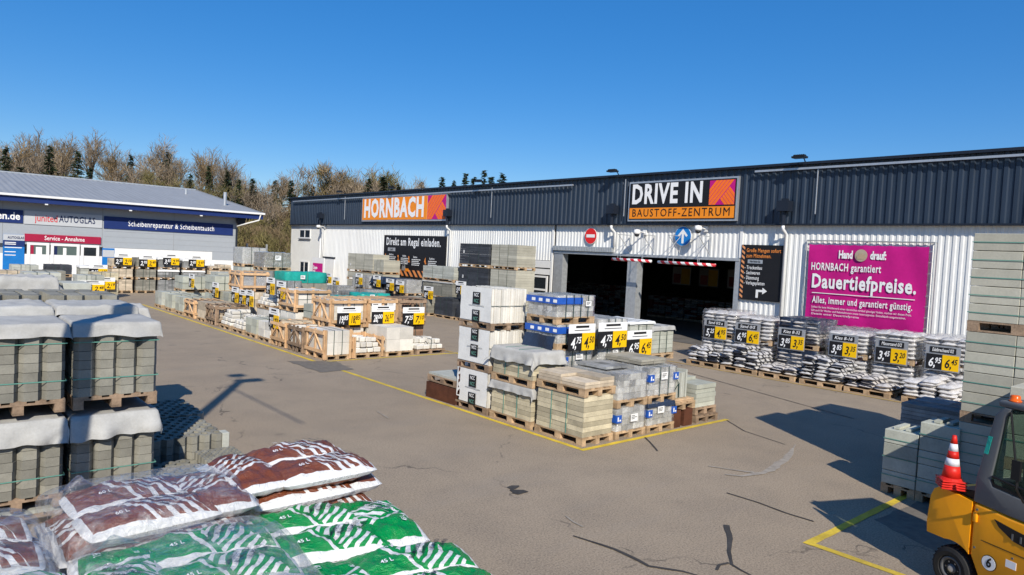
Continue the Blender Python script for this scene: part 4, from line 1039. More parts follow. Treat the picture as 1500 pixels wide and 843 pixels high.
load(12.14, 8.1, z1, .74, .95, .47, 'slabs', 'green_slab', 'greenish slab pack at the right end of the island front', t=.09, nx=1, ny=2, jit=.012, old=True, straps=0, group=G_I)
load(12.2, 8.55, z1+.61, .6, .5, .07, 'slabs', 'green_slab', 'short top layer of greenish slabs at the right end', t=.07, nx=1, ny=1, straps=0, pallet=False, name='slab_layer')
# second row
def tower(x0, y0, wx, wy, tiers, labs, **kw):
    z = 0
    for h, lb_ in zip(tiers, labs): z = wrapped(x0, y0, z, wx, wy, h, lb_, **kw)
    return z
z = wrapped(9.68, 9.48, 0, .84, 1.0, .70, 'lowest grey wrapped brick pallet under the left price board tower', wraptop=False)
z = wrapped(9.68, 9.48, z, .84, 1.0, .42, 'lower grey brick pallet with label under the blue-banded packs', cornertag=1, label_sheet=[(0, .3, .2, .13)])
tarp_z = z
z = wrapped(9.5, 9.50, z, 1.05, .9, .36, 'blue-banded brick pack with price 4,50 in front', printband=1, mat='brick_grey', straps=4, wrap='film', pbx=.0)
z = wrapped(9.5, 9.55, z, 1.08, .85, .42, 'topmost blue-banded wrapped brick pack of the island', printband=1, straps=4, pbx=.3, label_sheet=[(.32, .26, .16, .1)])
price(9.66, 9.36, 1.42, .74, '4,75', '4,50', 'price board 4,50 on the blue-banded brick packs', hz=.52)
z = wrapped(10.66, 9.45, 0, .86, 1.1, .75, 'lowest wrapped grey brick pallet below the middle 4,50 board')
z = wrapped(10.66, 9.45, z, .86, 1.1, .42, 'grey brick pallet with paper label below the middle 4,50 board', label_sheet=[(.05, .28, .17, .13)])
z = wrapped(10.66, 9.45, z, .86, 1.1, .40, 'film-topped brick pallet behind the middle 4,50 board', wrap='film_m')
price(10.50, 9.36, 1.43, .88, '4,75', '4,50', 'price board 4,50 in the middle of the island row', hz=.52)
z = load(11.6, 9.45, 0, .6, 1.1, 1.08, 'plates', 'white_st', 'upright white plates below the 6,45 board', n=7, straps=1, group=G_I)
z = load(11.6, 9.45, z, .85, 1.1, .55, 'slabs', 'conc_lt', 'grey slab pallet behind the 6,45 board', t=.1, nx=2, ny=2, group=G_I, cover=.05, covm='white_cloth')
price(11.40, 9.36, 1.22, .82, '6,95', '6,45', 'price board 6,45 at the right of the island row', hz=.54)
z = load(12.3, 9.45, 0, .7, 1.0, .82, 'slabs', 'green_slab', 'lower greenish slab stack right of the 6,45 board', t=.09, nx=1, ny=2, jit=.015, old=True, group=G_I)
z = load(12.3, 9.4, z+.12, .8, 1.1, .58, 'slabs', 'green_slab', 'upper greenish slab stack with grey fleece right of the 6,45 board', t=.1, nx=1, ny=2, group=G_I, cover=.09, jit=.002)
load(12.35, 9.5, z-.9, .6, .9, .001, 'slabs', 'green_slab', 'thin slab under the upper greenish stack', straps=0) if False else None
# dark blue tarp beside the blue packs
t = thing('blue_tarpaulin', 'dark blue tarpaulin hanging left of the blue-banded brick pack', 'tarpaulin', (9.46, 9.9, 1.25))
b = MB(); vs = []
for j in range(7):
    for i in range(7): vs.append((-.03-.05*sin(i*1.1+j*.5)-.04*j*.3, -.42+.85*i/6, .45-.62*j/6))
b.add(vs, [(j*7+i, j*7+i+1, (j+1)*7+i+1, (j+1)*7+i) for j in range(6) for i in range(6)]); b.build('cloth', MT['blue_tarp'], t, smooth=True)
# third row, seen over the tops
z = load(9.95, 10.75, 0, .9, 1.2, 1.3, 'slabs', 'conc_lt', 'tall greenish-grey slab pile between the white tower and the blue packs', t=.1, nx=2, ny=2, group=G_I)
z = load(9.95, 10.75, z, .9, 1.1, .35, 'slabs', 'green_slab', 'half pack of slabs on the pile behind the blue packs', t=.08, nx=2, ny=2, group=G_I)
for (x, hh, m_, lab) in ((11.0, 1.75, 'film_m', 'grey wrapped pallet in the rear island row, left one'), (12.0, 1.70, 'film_m', 'grey wrapped pallet in the rear island row, right one')):
    wrapped(x, 10.8, 0, .9, 1.2, hh, lab, wrap=m_, straps=2, t=.2)
z = load(9.9, 12.05, 0, 1.2, .8, .5, 'slabs', 'conc', 'low grey slab pallet at the rear of the island', group=G_I)
load(11.3, 12.05, 0, 1.2, .8, .9, 'slabs', 'taupe', 'taupe slab pallet at the rear right of the island', group=G_I)

# ------------------------------------------------------------------ left island (corner at 8.95, 18.1)
G_L = 'stone pallets on the left island'
def stone(x0, y0, z0, wx, wy, h, mat, lab, **kw):
    kw.setdefault('group', G_L); kw.setdefault('straps', 2)
    return load(x0, y0, z0, wx, wy, h, kw.pop('kind', 'slabs'), mat, lab, cat=kw.pop('cat', 'stone pallet'), name=kw.pop('name', 'stone_pallet'), **kw)
stone(8.98, 18.12, 0, .8, 1.15, .68, 'white_st', 'open timber crate of white slabs at the near corner of the left island', t=.3, nx=2, ny=2, frame=1, lid=0, openfront=1)
stone(9.88, 18.12, 0, .95, 1.15, .45, 'white_st', 'timber crate of collapsed white stones, second on the front edge', kind='rubble', frame=1, lid=0, straps=0, openfront=1)
stone(10.95, 18.12, 0, .98, 1.15, .72, 'white_st', 'flush block of white stones, third on the front edge', t=.3, nx=2, ny=2, straps=0)
stone(12.05, 18.12, 0, 1.05, 1.1, .32, 'white_st', 'low heap of white stones on a grey pallet at the front right end', kind='rubble', old=True, straps=1)
# upper front crates
for (x, w_, lab, mat, kind) in ((9.72, 1.15, 'large light timber crate behind the left front price board', 'white_st', 'slabs'), (10.95, 1.05, 'orange-brown timber crate with two paper sheets', 'white_st', 'slabs'), (12.08, 1.0, 'weathered crate of reddish stones at the right', 'red_st', 'rubble')):
    z = stone(x, 19.3, 0, w_, 1.15, .60, mat, lab.replace('crate', 'base crate') if False else 'stone base under the '+lab, kind='slabs', t=.2)
    stone(x, 19.3, z, w_, 1.15, .70, mat, lab, kind=kind, t=.16, frame=2, lid=1, old=(x > 12), label_sheet=[(-.25, .5, .34, .3), (.28, .52, .3, .26)] if 10.5 < x < 12 else None)
price(9.82, 19.1, .86, .78, '19,85', '18,85', 'price board 18,85 on the left front crate', hz=.56)
price(10.98, 19.1, .88, .80, '28,00', '26,57', 'price board 26,57 on the orange-brown crate', hz=.56)
price(12.10, 19.1, .82, .82, '7,25', '7,10', 'price board 7,10 on the weathered reddish crate', hz=.56)
# left flank of the left island, going back
flank = [(19.45, 1.0, .62, 'white_st', 'crated row of brownish plates, first behind the near corner', dict(kind='plates', n=12, axis='y', frame=2, lid=0, old=True)),
 (20.65, 1.1, .62, 'beige', 'crated beige plates, second behind the near corner', dict(kind='plates', n=12, axis='y', frame=2, lid=0)),
 (21.95, 1.0, .50, 'white_st', 'low white block stack, third on the left flank', dict(t=.25, nx=2, ny=2)),
 (23.1, 1.0, .50, 'green_slab', 'low pale green block stack, fourth on the left flank', dict(t=.25, nx=2, ny=2)),
 (24.3, 1.1, .45, 'white_st', 'ragged white slab pile wrapped in cloth on the left flank', dict(kind='rubble', nx=3)),
 (25.6, 1.1, .55, 'white_st', 'white stepped slab heap in the middle of the left flank', dict(kind='rubble', nx=2)),
 (27.0, 1.1, .58, 'beige', 'brown netted stone cage on the left flank', dict(kind='rubble', frame=2, lid=1, old=True)),
 (28.3, 1.0, .62, 'beige', 'pinkish stone block with orange edge boards on the left flank', dict(t=.3, nx=1, ny=1)),
 (29.6, 1.2, .55, 'grey_st', 'crate of grey slabs with white straps far on the left flank', dict(frame=1, t=.1)),
 (31.2, 1.1, .60, 'green_slab', 'pale green block stack far on the left flank', dict(t=.3, nx=2, ny=2)),
 (32.8, 1.1, .60, 'green_slab', 'pale green block stack second from the far end of the left flank', dict(t=.3, nx=2, ny=2)),
 (34.4, 1.1, .60, 'conc_lt', 'pale grey block stack at the far end of the left flank', dict(t=.3, nx=2, ny=2))]
for (y, ly, h, m_, lab, kw) in flank: stone(8.95, y, 0, 1.15, ly, h, m_, lab, **kw)
# second column and the tiers above it
def col2(x, y, wx, wy, base, tiers):
    z = 0
    if base: z = stone(x, y, 0, wx, wy, base[0], base[1], base[2], t=.25)
    for (h, m_, lab, kw) in tiers: z = stone(x, y, z, wx, wy, h, m_, lab, **kw)
    return z
col2(10.25, 21.2, 1.15, 1.2, (.5, 'green_slab', 'pale green base stack under the single block pack'), [(.45, 'green_slab', 'pale green strapped block pack left of the teal bundle', dict(t=.25, nx=3, ny=2, hstrap=1))])
col2(10.25, 23.0, 1.25, 1.3, (.72, 'white_st', 'white base stack below the timber-edged white pack'), [(.62, 'white_st', 'white stone pack with timber edges beside the tall price boards', dict(t=.3, nx=3, ny=2, hstrap=1, frame=1, lid=0))])
col2(10.25, 25.2, 1.2, 1.3, (.6, 'white_st', 'white base stack in the middle column'), [(.42, 'white_st', 'white stone pack with dark graffiti-like strap marks', dict(kind='rubble', nx=3))])
col2(10.3, 27.9, 1.2, 1.3, (1.05, 'beige', 'beige base stack under the diagonal-braced crate'), [])
t0 = stone(10.3, 28.3, 1.2, 1.1, 1.25, .62, 'grey_st', 'light timber crate with a big inverted V brace', frame=1, wrap='film_m', sax='y')
col2(10.3, 29.7, 1.2, 1.2, (.9, 'green_slab', 'pale green base stack behind the braced crate'), [])
col2(10.25, 31.3, 1.3, 1.3, (.75, 'green_slab', 'pale green base stack in the far middle column'), [(.62, 'green_slab', 'pale green strapped block pack left of the braced crate', dict(t=.3, nx=3, ny=2, hstrap=1))])
col2(10.0, 35.0, 1.3, 1.3, (.55, 'green_slab', 'pale green base stack at the far end'), [(.60, 'green_slab', 'pale green strapped block pack at the far end', dict(t=.3, nx=3, ny=2, hstrap=1))])
col2(11.4, 34.4, 1.0, 1.1, (.7, 'conc_lt', 'pale grey base stack behind the far end pack'), [(.7, 'conc_lt', 'plain pale grey slab box behind the far end pack', dict(t=.7, nx=1, ny=1, straps=0))])
# third column: tall film-wrapped glassy packs, teal bundles, dark foil packs
z = stone(11.5, 31.5, 0, 1.1, 1.2, 1.95, 'conc_lt', 'grey lower stack under the tall shiny pack', t=.3)
stone(11.5, 31.5, z, 1.1, 1.2, .72, 'conc_lt', 'tall film-wrapped pale pack, highest of the left island', wrap='film_m', kind='plates', n=10)
z = stone(11.6, 29.3, 0, 1.2, 1.2, 1.9, 'grey_st', 'grey lower stack under the rounded foil pack', t=.3)
stone(11.6, 29.3, z, 1.2, 1.2, .62, 'conc', 'rounded grey foil pack right of the tall shiny pack', wrap='film', amp=.05, label_sheet=[(0, .4, .25, .2)])
stone(11.6, 27.7, 0, 1.0, 1.2, 1.55, 'grey_st', 'grey-green wrapped stack right of the braced crate', wrap='film', t=.3)
stone(12.5, 32.5, 0, 1.2, 1.3, 1.5, 'conc', 'low grey foil stack behind the pale green packs', wrap='film_m', t=.3)
def bundle(x, y, z, lx, ly, h, lab, base=0, mat='teal'):
    if base: stone(x, y, 0, lx, ly, base-.15, 'conc', 'grey base under the '+lab, t=.25)
    t = thing('foil_bundle', lab, 'foil bundle', (x+lx/2, y+ly/2, z)); b = skin(lx-.1, ly-.1, 0, h, .0, .05, x*3+y, nx=8, nz=5, bulge=.03); b.build('foil', MT[mat], t, smooth=True)
    sheet_label(t, -.2, h*.55, -ly/2-.03, .2, .16)
    b = band(lx, ly, 0, h, .03, ('x', .0)); b.build('strap', MT['strap_g'], t)
bundle(12.0, 28.0, 1.6, 1.9, 1.3, .45, 'long teal foil bundle on the left island', 1.6)
bundle(11.4, 22.8, 0, 1.2, 1.0, 1.42, 'upright teal wrapped stack behind the front crates', 0)
bundle(12.7, 22.9, 1.3, 1.3, 1.0, .22, 'flat bright teal foil pack behind the front crates', 1.3)
for (x, y, h, m_, lab) in ((11.6, 24.4, 1.2, 'grey_st', 'grey slab stack between the teal bundles'), (13.0, 24.4, 1.1, 'grey_st', 'grey riven slab stack right of the teal bundles'),
        (12.3, 34.6, 1.5, 'taupe', 'taupe slab stack at the far right corner of the left island'), (11.6, 36.4, 1.3, 'conc', 'grey slab stack beyond the far end')):
    stone(x, y, 0, 1.2, 1.2, h, m_, lab, t=.12)
# side price boards facing the lane
pb = [(9.9, 20.35, 1.0, '7,45', '6,95', 'side price board nearest the front crates, in front of the teal stack'), (10.2, 24.5, 1.26, '5,85', '5,00', 'larger side price board left of the timber-edged white pack'), (10.2, 25.45, 1.34, '9,85', '9,10', 'side price board just beyond the larger one'),
      (10.12, 27.2, .75, '8,85', '6,00', 'side price board under the braced crate'), (10.2, 29.0, .75, '4,85', '4,20', 'left one of two close side price boards'), (10.2, 28.15, .7, '5,10', '4,70', 'right one of two close side price boards'),
      (10.15, 31.2, .80, '3,95', '3,60', 'side price board below the pale green packs'), (10.1, 34.3, 1.0, '6,20', '5,85', 'farthest side price board of the left island'), (8.9, 21.9, .55, '7,95', '7,20', 'low side price board on the left flank by the white blocks')]
for (x, y, z, a, c, lab) in pb: price(x, y, z, .75, a, c, lab, face='x', hz=.62)

# ------------------------------------------------------------------ stacks along the hall wall
G_W = 'slab stacks along the hall wall'
def wst(x0, y0, z0, wx, wy, h, mat, lab, **kw):
    kw.setdefault('straps', 2); kw.setdefault('sax', 'y'); kw.setdefault('t', .12); kw.setdefault('nx', 2); kw.setdefault('ny', 2)
    return load(x0, y0, z0, wx, wy, h, 'slabs', mat, lab, cat='slab stack', name='slab_stack', group=G_W, **kw)
for (y, w_, m_, n_, hs_) in ((25.85, 2.4, 'dark_st', 'black', (1.05, 1.2, 1.0)), (23.85, 1.9, 'aac', 'taupe', (1.05, 1.2, 1.0))):
    z = 0
    for k, h in enumerate(hs_): z = wst(21.0, y, z, 1.2, w_-.05, h, m_ if k != 1 or n_ != 'black' else m_, ('bottom ', 'middle ', 'top ')[k]+n_+' slab stack of the tall pair by the long window', ny=3, nx=1, side_sheet=[(.8, h*.6, .1, .14)] if n_ == 'black' else None)
z = 0
z = wst(20.9, 28.5, 0, 1.2, 2.7, .65, 'conc', 'grey block row under the step-topped grey slabs', ny=3)
z = wst(20.9, 28.5, z, 1.2, 2.7, .75, 'conc', 'grey slabs with white fleece flap below the step-topped stack', ny=3, cover=.08, covm='fleece')
wst(20.9, 28.45, z, 1.2, 2.8, .62, 'conc_lt', 'step-topped pale grey slab stack right of the black board', ny=3)
for (x, y, wy, h, m_, lab) in ((19.75, 28.9, .9, .72, 'conc', 'grey low stack at the near left of the wall row'), (19.85, 27.0, 1.5, .85, 'dark_st', 'large black low stack at the wall row front'), (19.9, 25.6, 1.2, .6, 'dark_st', 'lower black stack beside the large one'), (19.95, 24.3, 1.1, .62, 'taupe', 'taupe low stack at the wall row front'), (19.9, 23.2, .95, .5, 'conc', 'grey low stack nearest the bays in the wall row')):
    wst(x, y, 0, 1.0, wy, h, m_, lab)
wst(20.0, 26.9, 1.1, .8, 2.1, .35, 'dark_st', 'second layer of black slabs over the large low stack', pallet=False, straps=0) if False else None
# two tall pale stacks farther along
for (x, y, w_, tiers, n_) in ((22.0, 38.4, 3.3, (1.0, .38, 1.02), 'wide'), (22.0, 37.1, 1.25, (1.0, .38, .72), 'narrow')):
    z = 0
    for k, h in enumerate(tiers): z = wst(x, y, z, 1.2, w_-.05, h, 'aac', ('bottom ', 'middle ', 'top ')[k]+'tier of the '+n_+' taupe slab stack by the white door', ny=3, nx=1, t=.1, side_sheet=[(1.2, .3, .14, .14)] if k == 2 and n_ == 'wide' else None)
# row with price boards below the black board
row = [(20.4, 31.9, 1.15, 1.38, 'grey_st', 'grey riven slab stack second from the step-topped stack', None), (20.4, 33.2, 1.15, 1.4, 'dark_st', 'stack under dark foil hood below the black board', 'blue_tarp'),
       (20.4, 34.5, 1.15, 1.38, 'dark_st', 'second dark foil-hooded stack below the black board', 'blue_tarp'), (20.4, 35.9, 1.15, 1.36, 'grey_st', 'grey riven slab stack leftmost in the board row', None), (20.5, 37.1, 1.0, 1.3, 'conc_lt', 'pale blue-grey wrapped stack left of the board row', None)]
for (x, y, wy, h, m_, lab, hood) in row:
    wst(x, y, 0, 1.1, wy, h*.45, m_, 'lower half of the '+lab); wst(x, y, h*.45+.15, 1.1, wy, h*.5, m_, lab, topfoil=hood, tdrop=.35, wrap=None if hood else 'film_m')
for (x, y, z, a, c, lab) in ((19.9, 36.6, 1.1, '5,95', '5,10', 'wall-row price board farthest left under the black board'), (19.9, 34.6, 1.1, '2,85', '2,10', 'wall-row price board, second under the black board'), (19.9, 33.2, 1.0, '12,85', '11,10', 'wall-row price board, third under the black board'),
        (19.9, 32.2, .95, '12,45', '11,95', 'wall-row price board close right of the third'), (19.75, 29.3, .85, '8,85', '8,10', 'wall-row price board on the grey low stack'), (20.0, 27.0, 1.25, '5,85', '4,99', 'wall-row price board on the black stack by the white tower'),
        (20.2, 41.0, .9, '6,95', '6,10', 'wall-row price board near the small dark box'), (19.8, 39.2, .75, '7,85', '7,10', 'wall-row price board second from the small dark box')):
    price(x, y, z, .8, a, c, lab, face='x', hz=.62)
for k in range(9):
    x, y = 18.2+R.uniform(-.3, .8), 30.6+k*1.5
    wst(x-.6, y, 0, 1.1, 1.2, R.choice((.5, .7, .9)), R.choice(('grey_st', 'grey_st', 'conc')), ('first', 'second', 'third', 'fourth', 'fifth', 'sixth', 'seventh', 'eighth', 'ninth')[k]+' low grey stone stack of the lane-side row, counted from the step-topped stack', wrap='film' if k % 2 else None)
t = thing('dark_crate', 'small dark crate with a pale picture label near the pink poster', 'crate', (17.6, 41.6, .95)); b = MB(); b.box(-.45, .45, -.7, .7, 0, .55, ch=.04); b.build('body', MT['flblack'], t); b = MB(); b.box(-.47, -.452, -.6, -.05, .08, .42); b.build('label_sheet', MT['bag_w'], t)
wst(17.1, 40.9, 0, 1.1, 1.5, .78, 'conc', 'grey stack carrying the small dark crate')
# pink poster
s = thing('poster_stand', 'upright pink poster in a white frame beside the left hall door', 'poster', (22.6, 47.2, 0), -pi/2)
b = MB(); b.box(-.95, .95, 0, .06, .3, 2.35); b.build('frame', MT['frame_w'], s); b = MB(); b.box(-.78, .78, -.01, -.001, .45, 1.95); b.build('poster', MT['magenta'], s)
for k, t_ in enumerate(('Dauer-', 'tief-', 'preise.')): text(t_, s, -.68, 1.62-k*.28, -.018, .34, MT['txt_w'], .04, .7, align='LEFT')
b = MB(); b.box(-.6, .6, -.018, -.011, .78, .83); b.box(-.6, .3, -.018, -.011, .66, .7); b.build('small_print', MT['wht'], s)

# ------------------------------------------------------------------ far row before the workshop
G_F = 'stacks in the far row before the workshop'
def far(x0, y0, z0, wx, wy, h, mat, lab, **kw):
    kw.setdefault('straps', 2); kw.setdefault('t', .13); kw.setdefault('nx', 2); kw.setdefault('ny', 2)
    return load(x0, y0, z0, wx, wy, h, 'slabs', mat, lab, cat='stone pallet', name='stone_pallet', group=G_F, **kw)
for (x, w_, m_, tiers, n_, cv) in ((7.35, 1.25, 'conc_lt', (.62, .55), 'white-sheeted pale stack left of the beige tower', 'white_cloth'), (8.85, 1.1, 'beige', (.62, .45, .42), 'beige tower in the far row', None), (10.1, 1.05, 'conc', (.62, .45, .5), 'green-grey tower right of the beige one', None),
        (11.25, 1.15, 'grey_st', (.62, .45, .55), 'white-topped grey tower left of the last one', 'white_cloth'), (12.6, 1.25, 'grey_st', (.62, .45, .5), 'rightmost white-topped grey tower', 'white_cloth'), (14.1, 1.3, 'beige', (.6, .5, .2), 'beige flat tower near the right end of the far row', None), (15.6, 1.2, 'conc', (.6, .5), 'grey stack at the right end of the far row', None),
        (5.8, 1.2, 'dark_st', (.7, .5), 'dark netted stack at the left of the far row', None), (4.3, 1.2, 'conc_lt', (.7, .45), 'pale stack farthest left in the far row', None)):
    z = 0
    for k, h in enumerate(tiers): z = far(x, 44, z, w_, 1.2, h, m_, ('bottom', 'second', 'third')[k]+' tier of the '+n_, topfoil=cv if k > 0 and cv else None, tdrop=.12, ragged=.2 if (m_ == 'beige' and k == len(tiers)-1) else 0)
for (x, z, a, c, lab) in ((7.75, .93, '5,15', '4,95', 'far-row price board on the white sheet stack'), (8.95, 1.58, '2,25', '2,10', 'far-row price board on the beige tower'), (10.2, 1.52, '2,95', '2,49', 'far-row price board on the green-grey tower'), (11.45, 1.65, '3,85', '2,99', 'far-row price board third from the right'), (12.85, 1.60, '2,85', '2,69', 'far-row price board farthest right')):
    price(x, 43.86, z, .88, a, c, lab, hz=.62)
for (x, y, hs_, m_, lab) in ((3.2, 38.5, (.6, .5), 'beige', 'beige stack behind the hooded block stacks'), (4.6, 38, (.6, .55), 'conc', 'grey stack left of the speckled beige one'), (7.3, 40.5, (.6, .4), 'sand', 'sand-coloured stack between the two low price boards'), (3.4, 31, (.7, .7), 'conc_lt', 'pale stack nearest behind the hooded block stacks')):
    z = 0
    for k, h in enumerate(hs_): z = far(x, y, z, 1.2, 1.2, h, m_, ('lower', 'upper')[k]+' tier of the '+lab)
price(7.4, 40.35, .45, .9, '2,95', '2,19', 'far-yard price board on the sand-coloured stack', hz=.6)
price(3.5, 30.85, 1.0, .9, '3,45', '2,99', 'far-yard price board on the nearest pale stack', hz=.55)
z = far(5.9, 36, 0, 1.2, 1.2, .62, 'beige', 'speckled beige stack with white price card in front of the far row', ragged=.0)
z = far(5.9, 36, z, 1.1, 1.2, .45, 'conc_lt', 'small pale pack on the speckled beige stack')
price(6.0, 35.85, .62, .95, '2,95', '2,48', 'low price board in front of the far row left of centre', hz=.52)
# ------------------------------------------------------------------ sacks
def pillow(lx, ly, h, seed, nu=10, nv=7, wr=.06, p=3.2, flat=.55):
    """filled sack: closed surface, thin welded ends, wrinkled film"""
    b = MB(); vs = []; rows = []
    for side in (1, -1):
        for j in range(nv+1):
            for i in range(nu+1):
                u = -1+2*i/nu; v = -1+2*j/nv
                k = (max(0, 1-abs(u)**p))**flat*(max(0, 1-abs(v)**p))**flat
                x = u*lx/2*(1-.05*abs(v)**4); y = v*ly/2*(1-.05*abs(u)**4)
                q = Vector((x*9+seed*5.3, y*9, side*2.))
                n_ = mnoise.noise(q)*wr+mnoise.noise(q*2.3)*wr*.5
                if nu > 20: n_ += (abs(mnoise.noise(Vector((x*26+seed, y*14, side)))) - .2)*wr*.30*(1+1.5*abs(u)**2)
                z = side*h/2*k*(1+n_*2.2)+side*n_*h*.12*(k > 0)
                if side < 0: z = max(z, -h/2)
                vs.append((x+n_*.02, y+n_*.02, z))
    n = (nu+1)*(nv+1)
    for s in range(2):
        for j in range(nv):
            for i in range(nu):
                a = s*n+j*(nu+1)+i; f = (a, a+1, a+nu+2, a+nu+1)
                rows.append(f if s == 0 else f[::-1])
    b.add(vs, rows, tone=0); return b
SACK = {}
def sack_mesh(mat, k, dims=(.56, .38, .13)):
    key = (mat, k, dims)
    if key not in SACK: SACK[key] = pillow(*dims, k, wr=.22).mesh('sack', MT[mat], True)
    return SACK[key]
# right-hand sack row: open low piles in front
fp = [(12.15, 13.3, .66, 'sack_b', 'first'), (10.83, 12.05, .80, 'sack_b', 'second'), (9.65, 10.75, .44, 'sack_a', 'third'), (8.32, 9.5, .78, 'sack_b', 'fourth'), (7.08, 8.25, .52, 'sack_a', 'fifth'), (5.62, 6.8, .72, 'sack_c', 'sixth')]
for (y0, y1, h, m_, nm) in fp:
    t = thing('pallet', nm+' pallet from the bays along the yellow line, under loose sacks', 'pallet', (19.75, (y0+y1)/2, 0), 0, 'pallets of loose sacks by the yellow line')
    place('boards', pallet_mesh(1.0, y1-y0, False), t)
    z = PH+.055; lay = 0
    n_l = max(2, int((h-PH)/.105))
    while lay < n_l:
        for ix in range(2):
            for iy in range(3):
                if lay >= n_l-1 and R.random() < .4: continue
                if lay >= n_l-2 and R.random() < .12: continue
                turn = (lay % 2)
                cx = 19.28+.25+ix*.47+R.uniform(-.04, .04); cy = y0+.2+iy*(y1-y0-.38)/2+R.uniform(-.03, .03)
                o = place('sack', sack_mesh(m_, R.randrange(4)), None, (cx, cy, z+R.uniform(-.01, .015)), R.choice((0, pi))+R.uniform(-.16, .16)+(0 if not turn else .08))
                o.rotation_euler[1] = R.uniform(-.07, .07); o.rotation_euler[0] = R.uniform(-.06, .06)
                tag(o, {'sack_b': 'grey sack with black print', 'sack_a': 'clear gravel sack', 'sack_c': 'pale sack'}[m_]+' loosely piled on the '+nm+' pallet of the sack row', 'sack', 'loose sacks on the '+nm+' pallet of the sack row')
        z += .103; lay += 1
# wrapped tall stacks behind with signs
rp = [(12.25, 13.5, 1.78, 'sack_c', 'film_t', '5,25', '4,95', 'Sand 0/2 a', (13.35, 12.54)), (11.0, 12.2, 1.68, 'sack_c', 'film_t', '6,95', '6,45', 'Sand 0/5', (12.19, 11.38)), (9.55, 10.8, 1.76, 'sack_a', 'film_t', '3,85', '3,35', 'Kies 8-32', (10.72, 9.93)),
      (8.15, 9.3, 1.62, 'sack_c', 'film_t', '3,85', '3,35', 'Kies 8-16', (9.16, 8.40)), (6.95, 8.0, 1.66, 'sack_c', 'film_t', '3,45', '3,20', 'Mauersand 0/2', (7.88, 7.10)), (5.6, 6.75, 1.70, 'sack_c', 'film_t', '6,95', '6,45', 'Edelbrechsand 0/2', (6.62, 5.87))]
for i, (y0, y1, h, m_, fm, p1, p2, tt, (sl, sr)) in enumerate(rp):
    for tier in range(2):
        z0 = 0 if tier == 0 else h*.48; hh = h*.48 if tier == 0 else h*.52
        t = thing('wrapped_sack_pallet', ('lower' if tier == 0 else 'upper')+' film-wrapped sack pallet behind the '+p2.replace(',', ' ')+' '+tt+' price board', 'sack pallet', (20.95, (y0+y1)/2, z0), 0, 'film-wrapped sack pallets along the hall')
        place('pallet', pallet_mesh(1.2, y1-y0, False), t)
        nl = int((hh-PH-.02)/.115); 
        for k in range(nl):
            for (cx, cy, rz) in [(-.36, (y1-y0)*q, 0) for q in (-.33, 0, .33)]+([(.2, -(y1-y0)*.33, 0), (.2, (y1-y0)*.33, 0)])+([(.2, 0, 0)] if k == nl-1 else []):
                o = place('sack', sack_mesh(m_ if not (i == 2 and tier == 0) else 'sack_a', (k+i) % 4), t, (cx+R.uniform(-.02, .02), cy+R.uniform(-.015, .015), PH+.06+k*.115), R.choice((0, pi))+R.uniform(-.08, .08))
                o.rotation_euler[0] = R.uniform(-.05, .05)
        e = skin(1.14, y1-y0-.04, .10, hh-.02, .02, .05, i*2+tier, nx=14, nz=9, bulge=.02); e.build('stretch_film', MT[fm], t, smooth=True)
        if i == 2:
            b = skin(1.14, y1-y0-.1, (.1 if tier == 0 else hh*.55), hh-.01, .03, .03, i*5+tier, nx=12, nz=6); b.build('dark_foil', MT['blue_tarp'], t, smooth=True)
    price(20.25, sl, .82, sl-sr, p1, p2, 'price board '+p2.replace(',', ' ')+' titled '+tt+' on the wrapped sacks', face='x', title=tt, hz=.60, style='sack', group='price boards of the sack row')

# ------------------------------------------------------------------ aerated block stacks at the right
G_B = 'block stacks at the right'
def bst(x0, y0, z0, wx, wy, h, lab, **kw):
    kw.setdefault('t', .245); kw.setdefault('nx', 2); kw.setdefault('ny', 2)
    return load(x0, y0, z0, wx, wy, h, 'blocks', kw.pop('mat', 'aac'), lab, cat='block stack', name='block_stack', group=G_B, straps=0, hstrap=kw.pop('hs', 3), strapm='strap_g', pad=.0, **kw)
bst(10.95, 3.597, 0, .5, .46, .80, 'left half of the low grey-green block stack beside the yellow line', nx=1, ny=1, t=.2, mat='green_slab')
bst(10.95, 3.09, 0, .5, .50, 1.0, 'taller right half of the low grey-green block stack', nx=1, ny=1, t=.2, mat='green_slab')
z = 0
for k in range(2): z = bst(9.85, 1.15, z, 1.0, 1.16, .84, ('lower', 'upper')[k]+' block pallet added unseen behind the forklift cab for its shadow', hs=2, old=True)  # hidden stack added so its shadow closes the lit gap on the ground
for (x, y, z) in ((11.0, 3.72, .945), (11.0, 3.2, 1.146)):
    t = thing('groove_strip', 'pair of narrow tongues on the %s half of the low block stack' % ('left' if z < 1 else 'right'), 'block', (x+.2, y+.14, z)); b = MB()
    b.box(-.15, .25, -.13, -.05, 0, .035); b.box(-.15, .25, .03, .11, 0, .035); b.build('tongue', MT['green_slab'], t)
for (yy, nm) in ((1.97, 'left'), (.78, 'right')):
    z = 0
    for k in range(3): z = bst(11.0, yy+.0, z, 1.0, 1.16, 1.10 if k != 2 else 1.215-PH+.12, ('bottom', 'middle', 'top')[k]+' pallet of the tall '+nm+' aerated block stack', hs=4 if k < 2 else 5, old=True)
for (x, y, nm) in ((12.15, 1.98, 'middle'), (13.35, 2.0, 'rear')):
    z = 0
    for k in range(3): z = bst(x, y, z, 1.0, 1.16, 1.08, ('bottom', 'second', 'top')[k]+' pallet of the '+nm+' tall block stack hidden behind the front one', hs=2, old=True)
for (x, y, w_, h, lab) in ((12.4, 3.3, 1.1, .98, 'dark shaded slab pallet behind the low block stack, left one'), (13.6, 3.3, 1.2, .8, 'second shaded slab pallet behind the block stacks')):
    load(x, y, 0, 1.1, w_, h, 'slabs', 'grey_st', lab, t=.06, nx=2, ny=2, group=G_B)

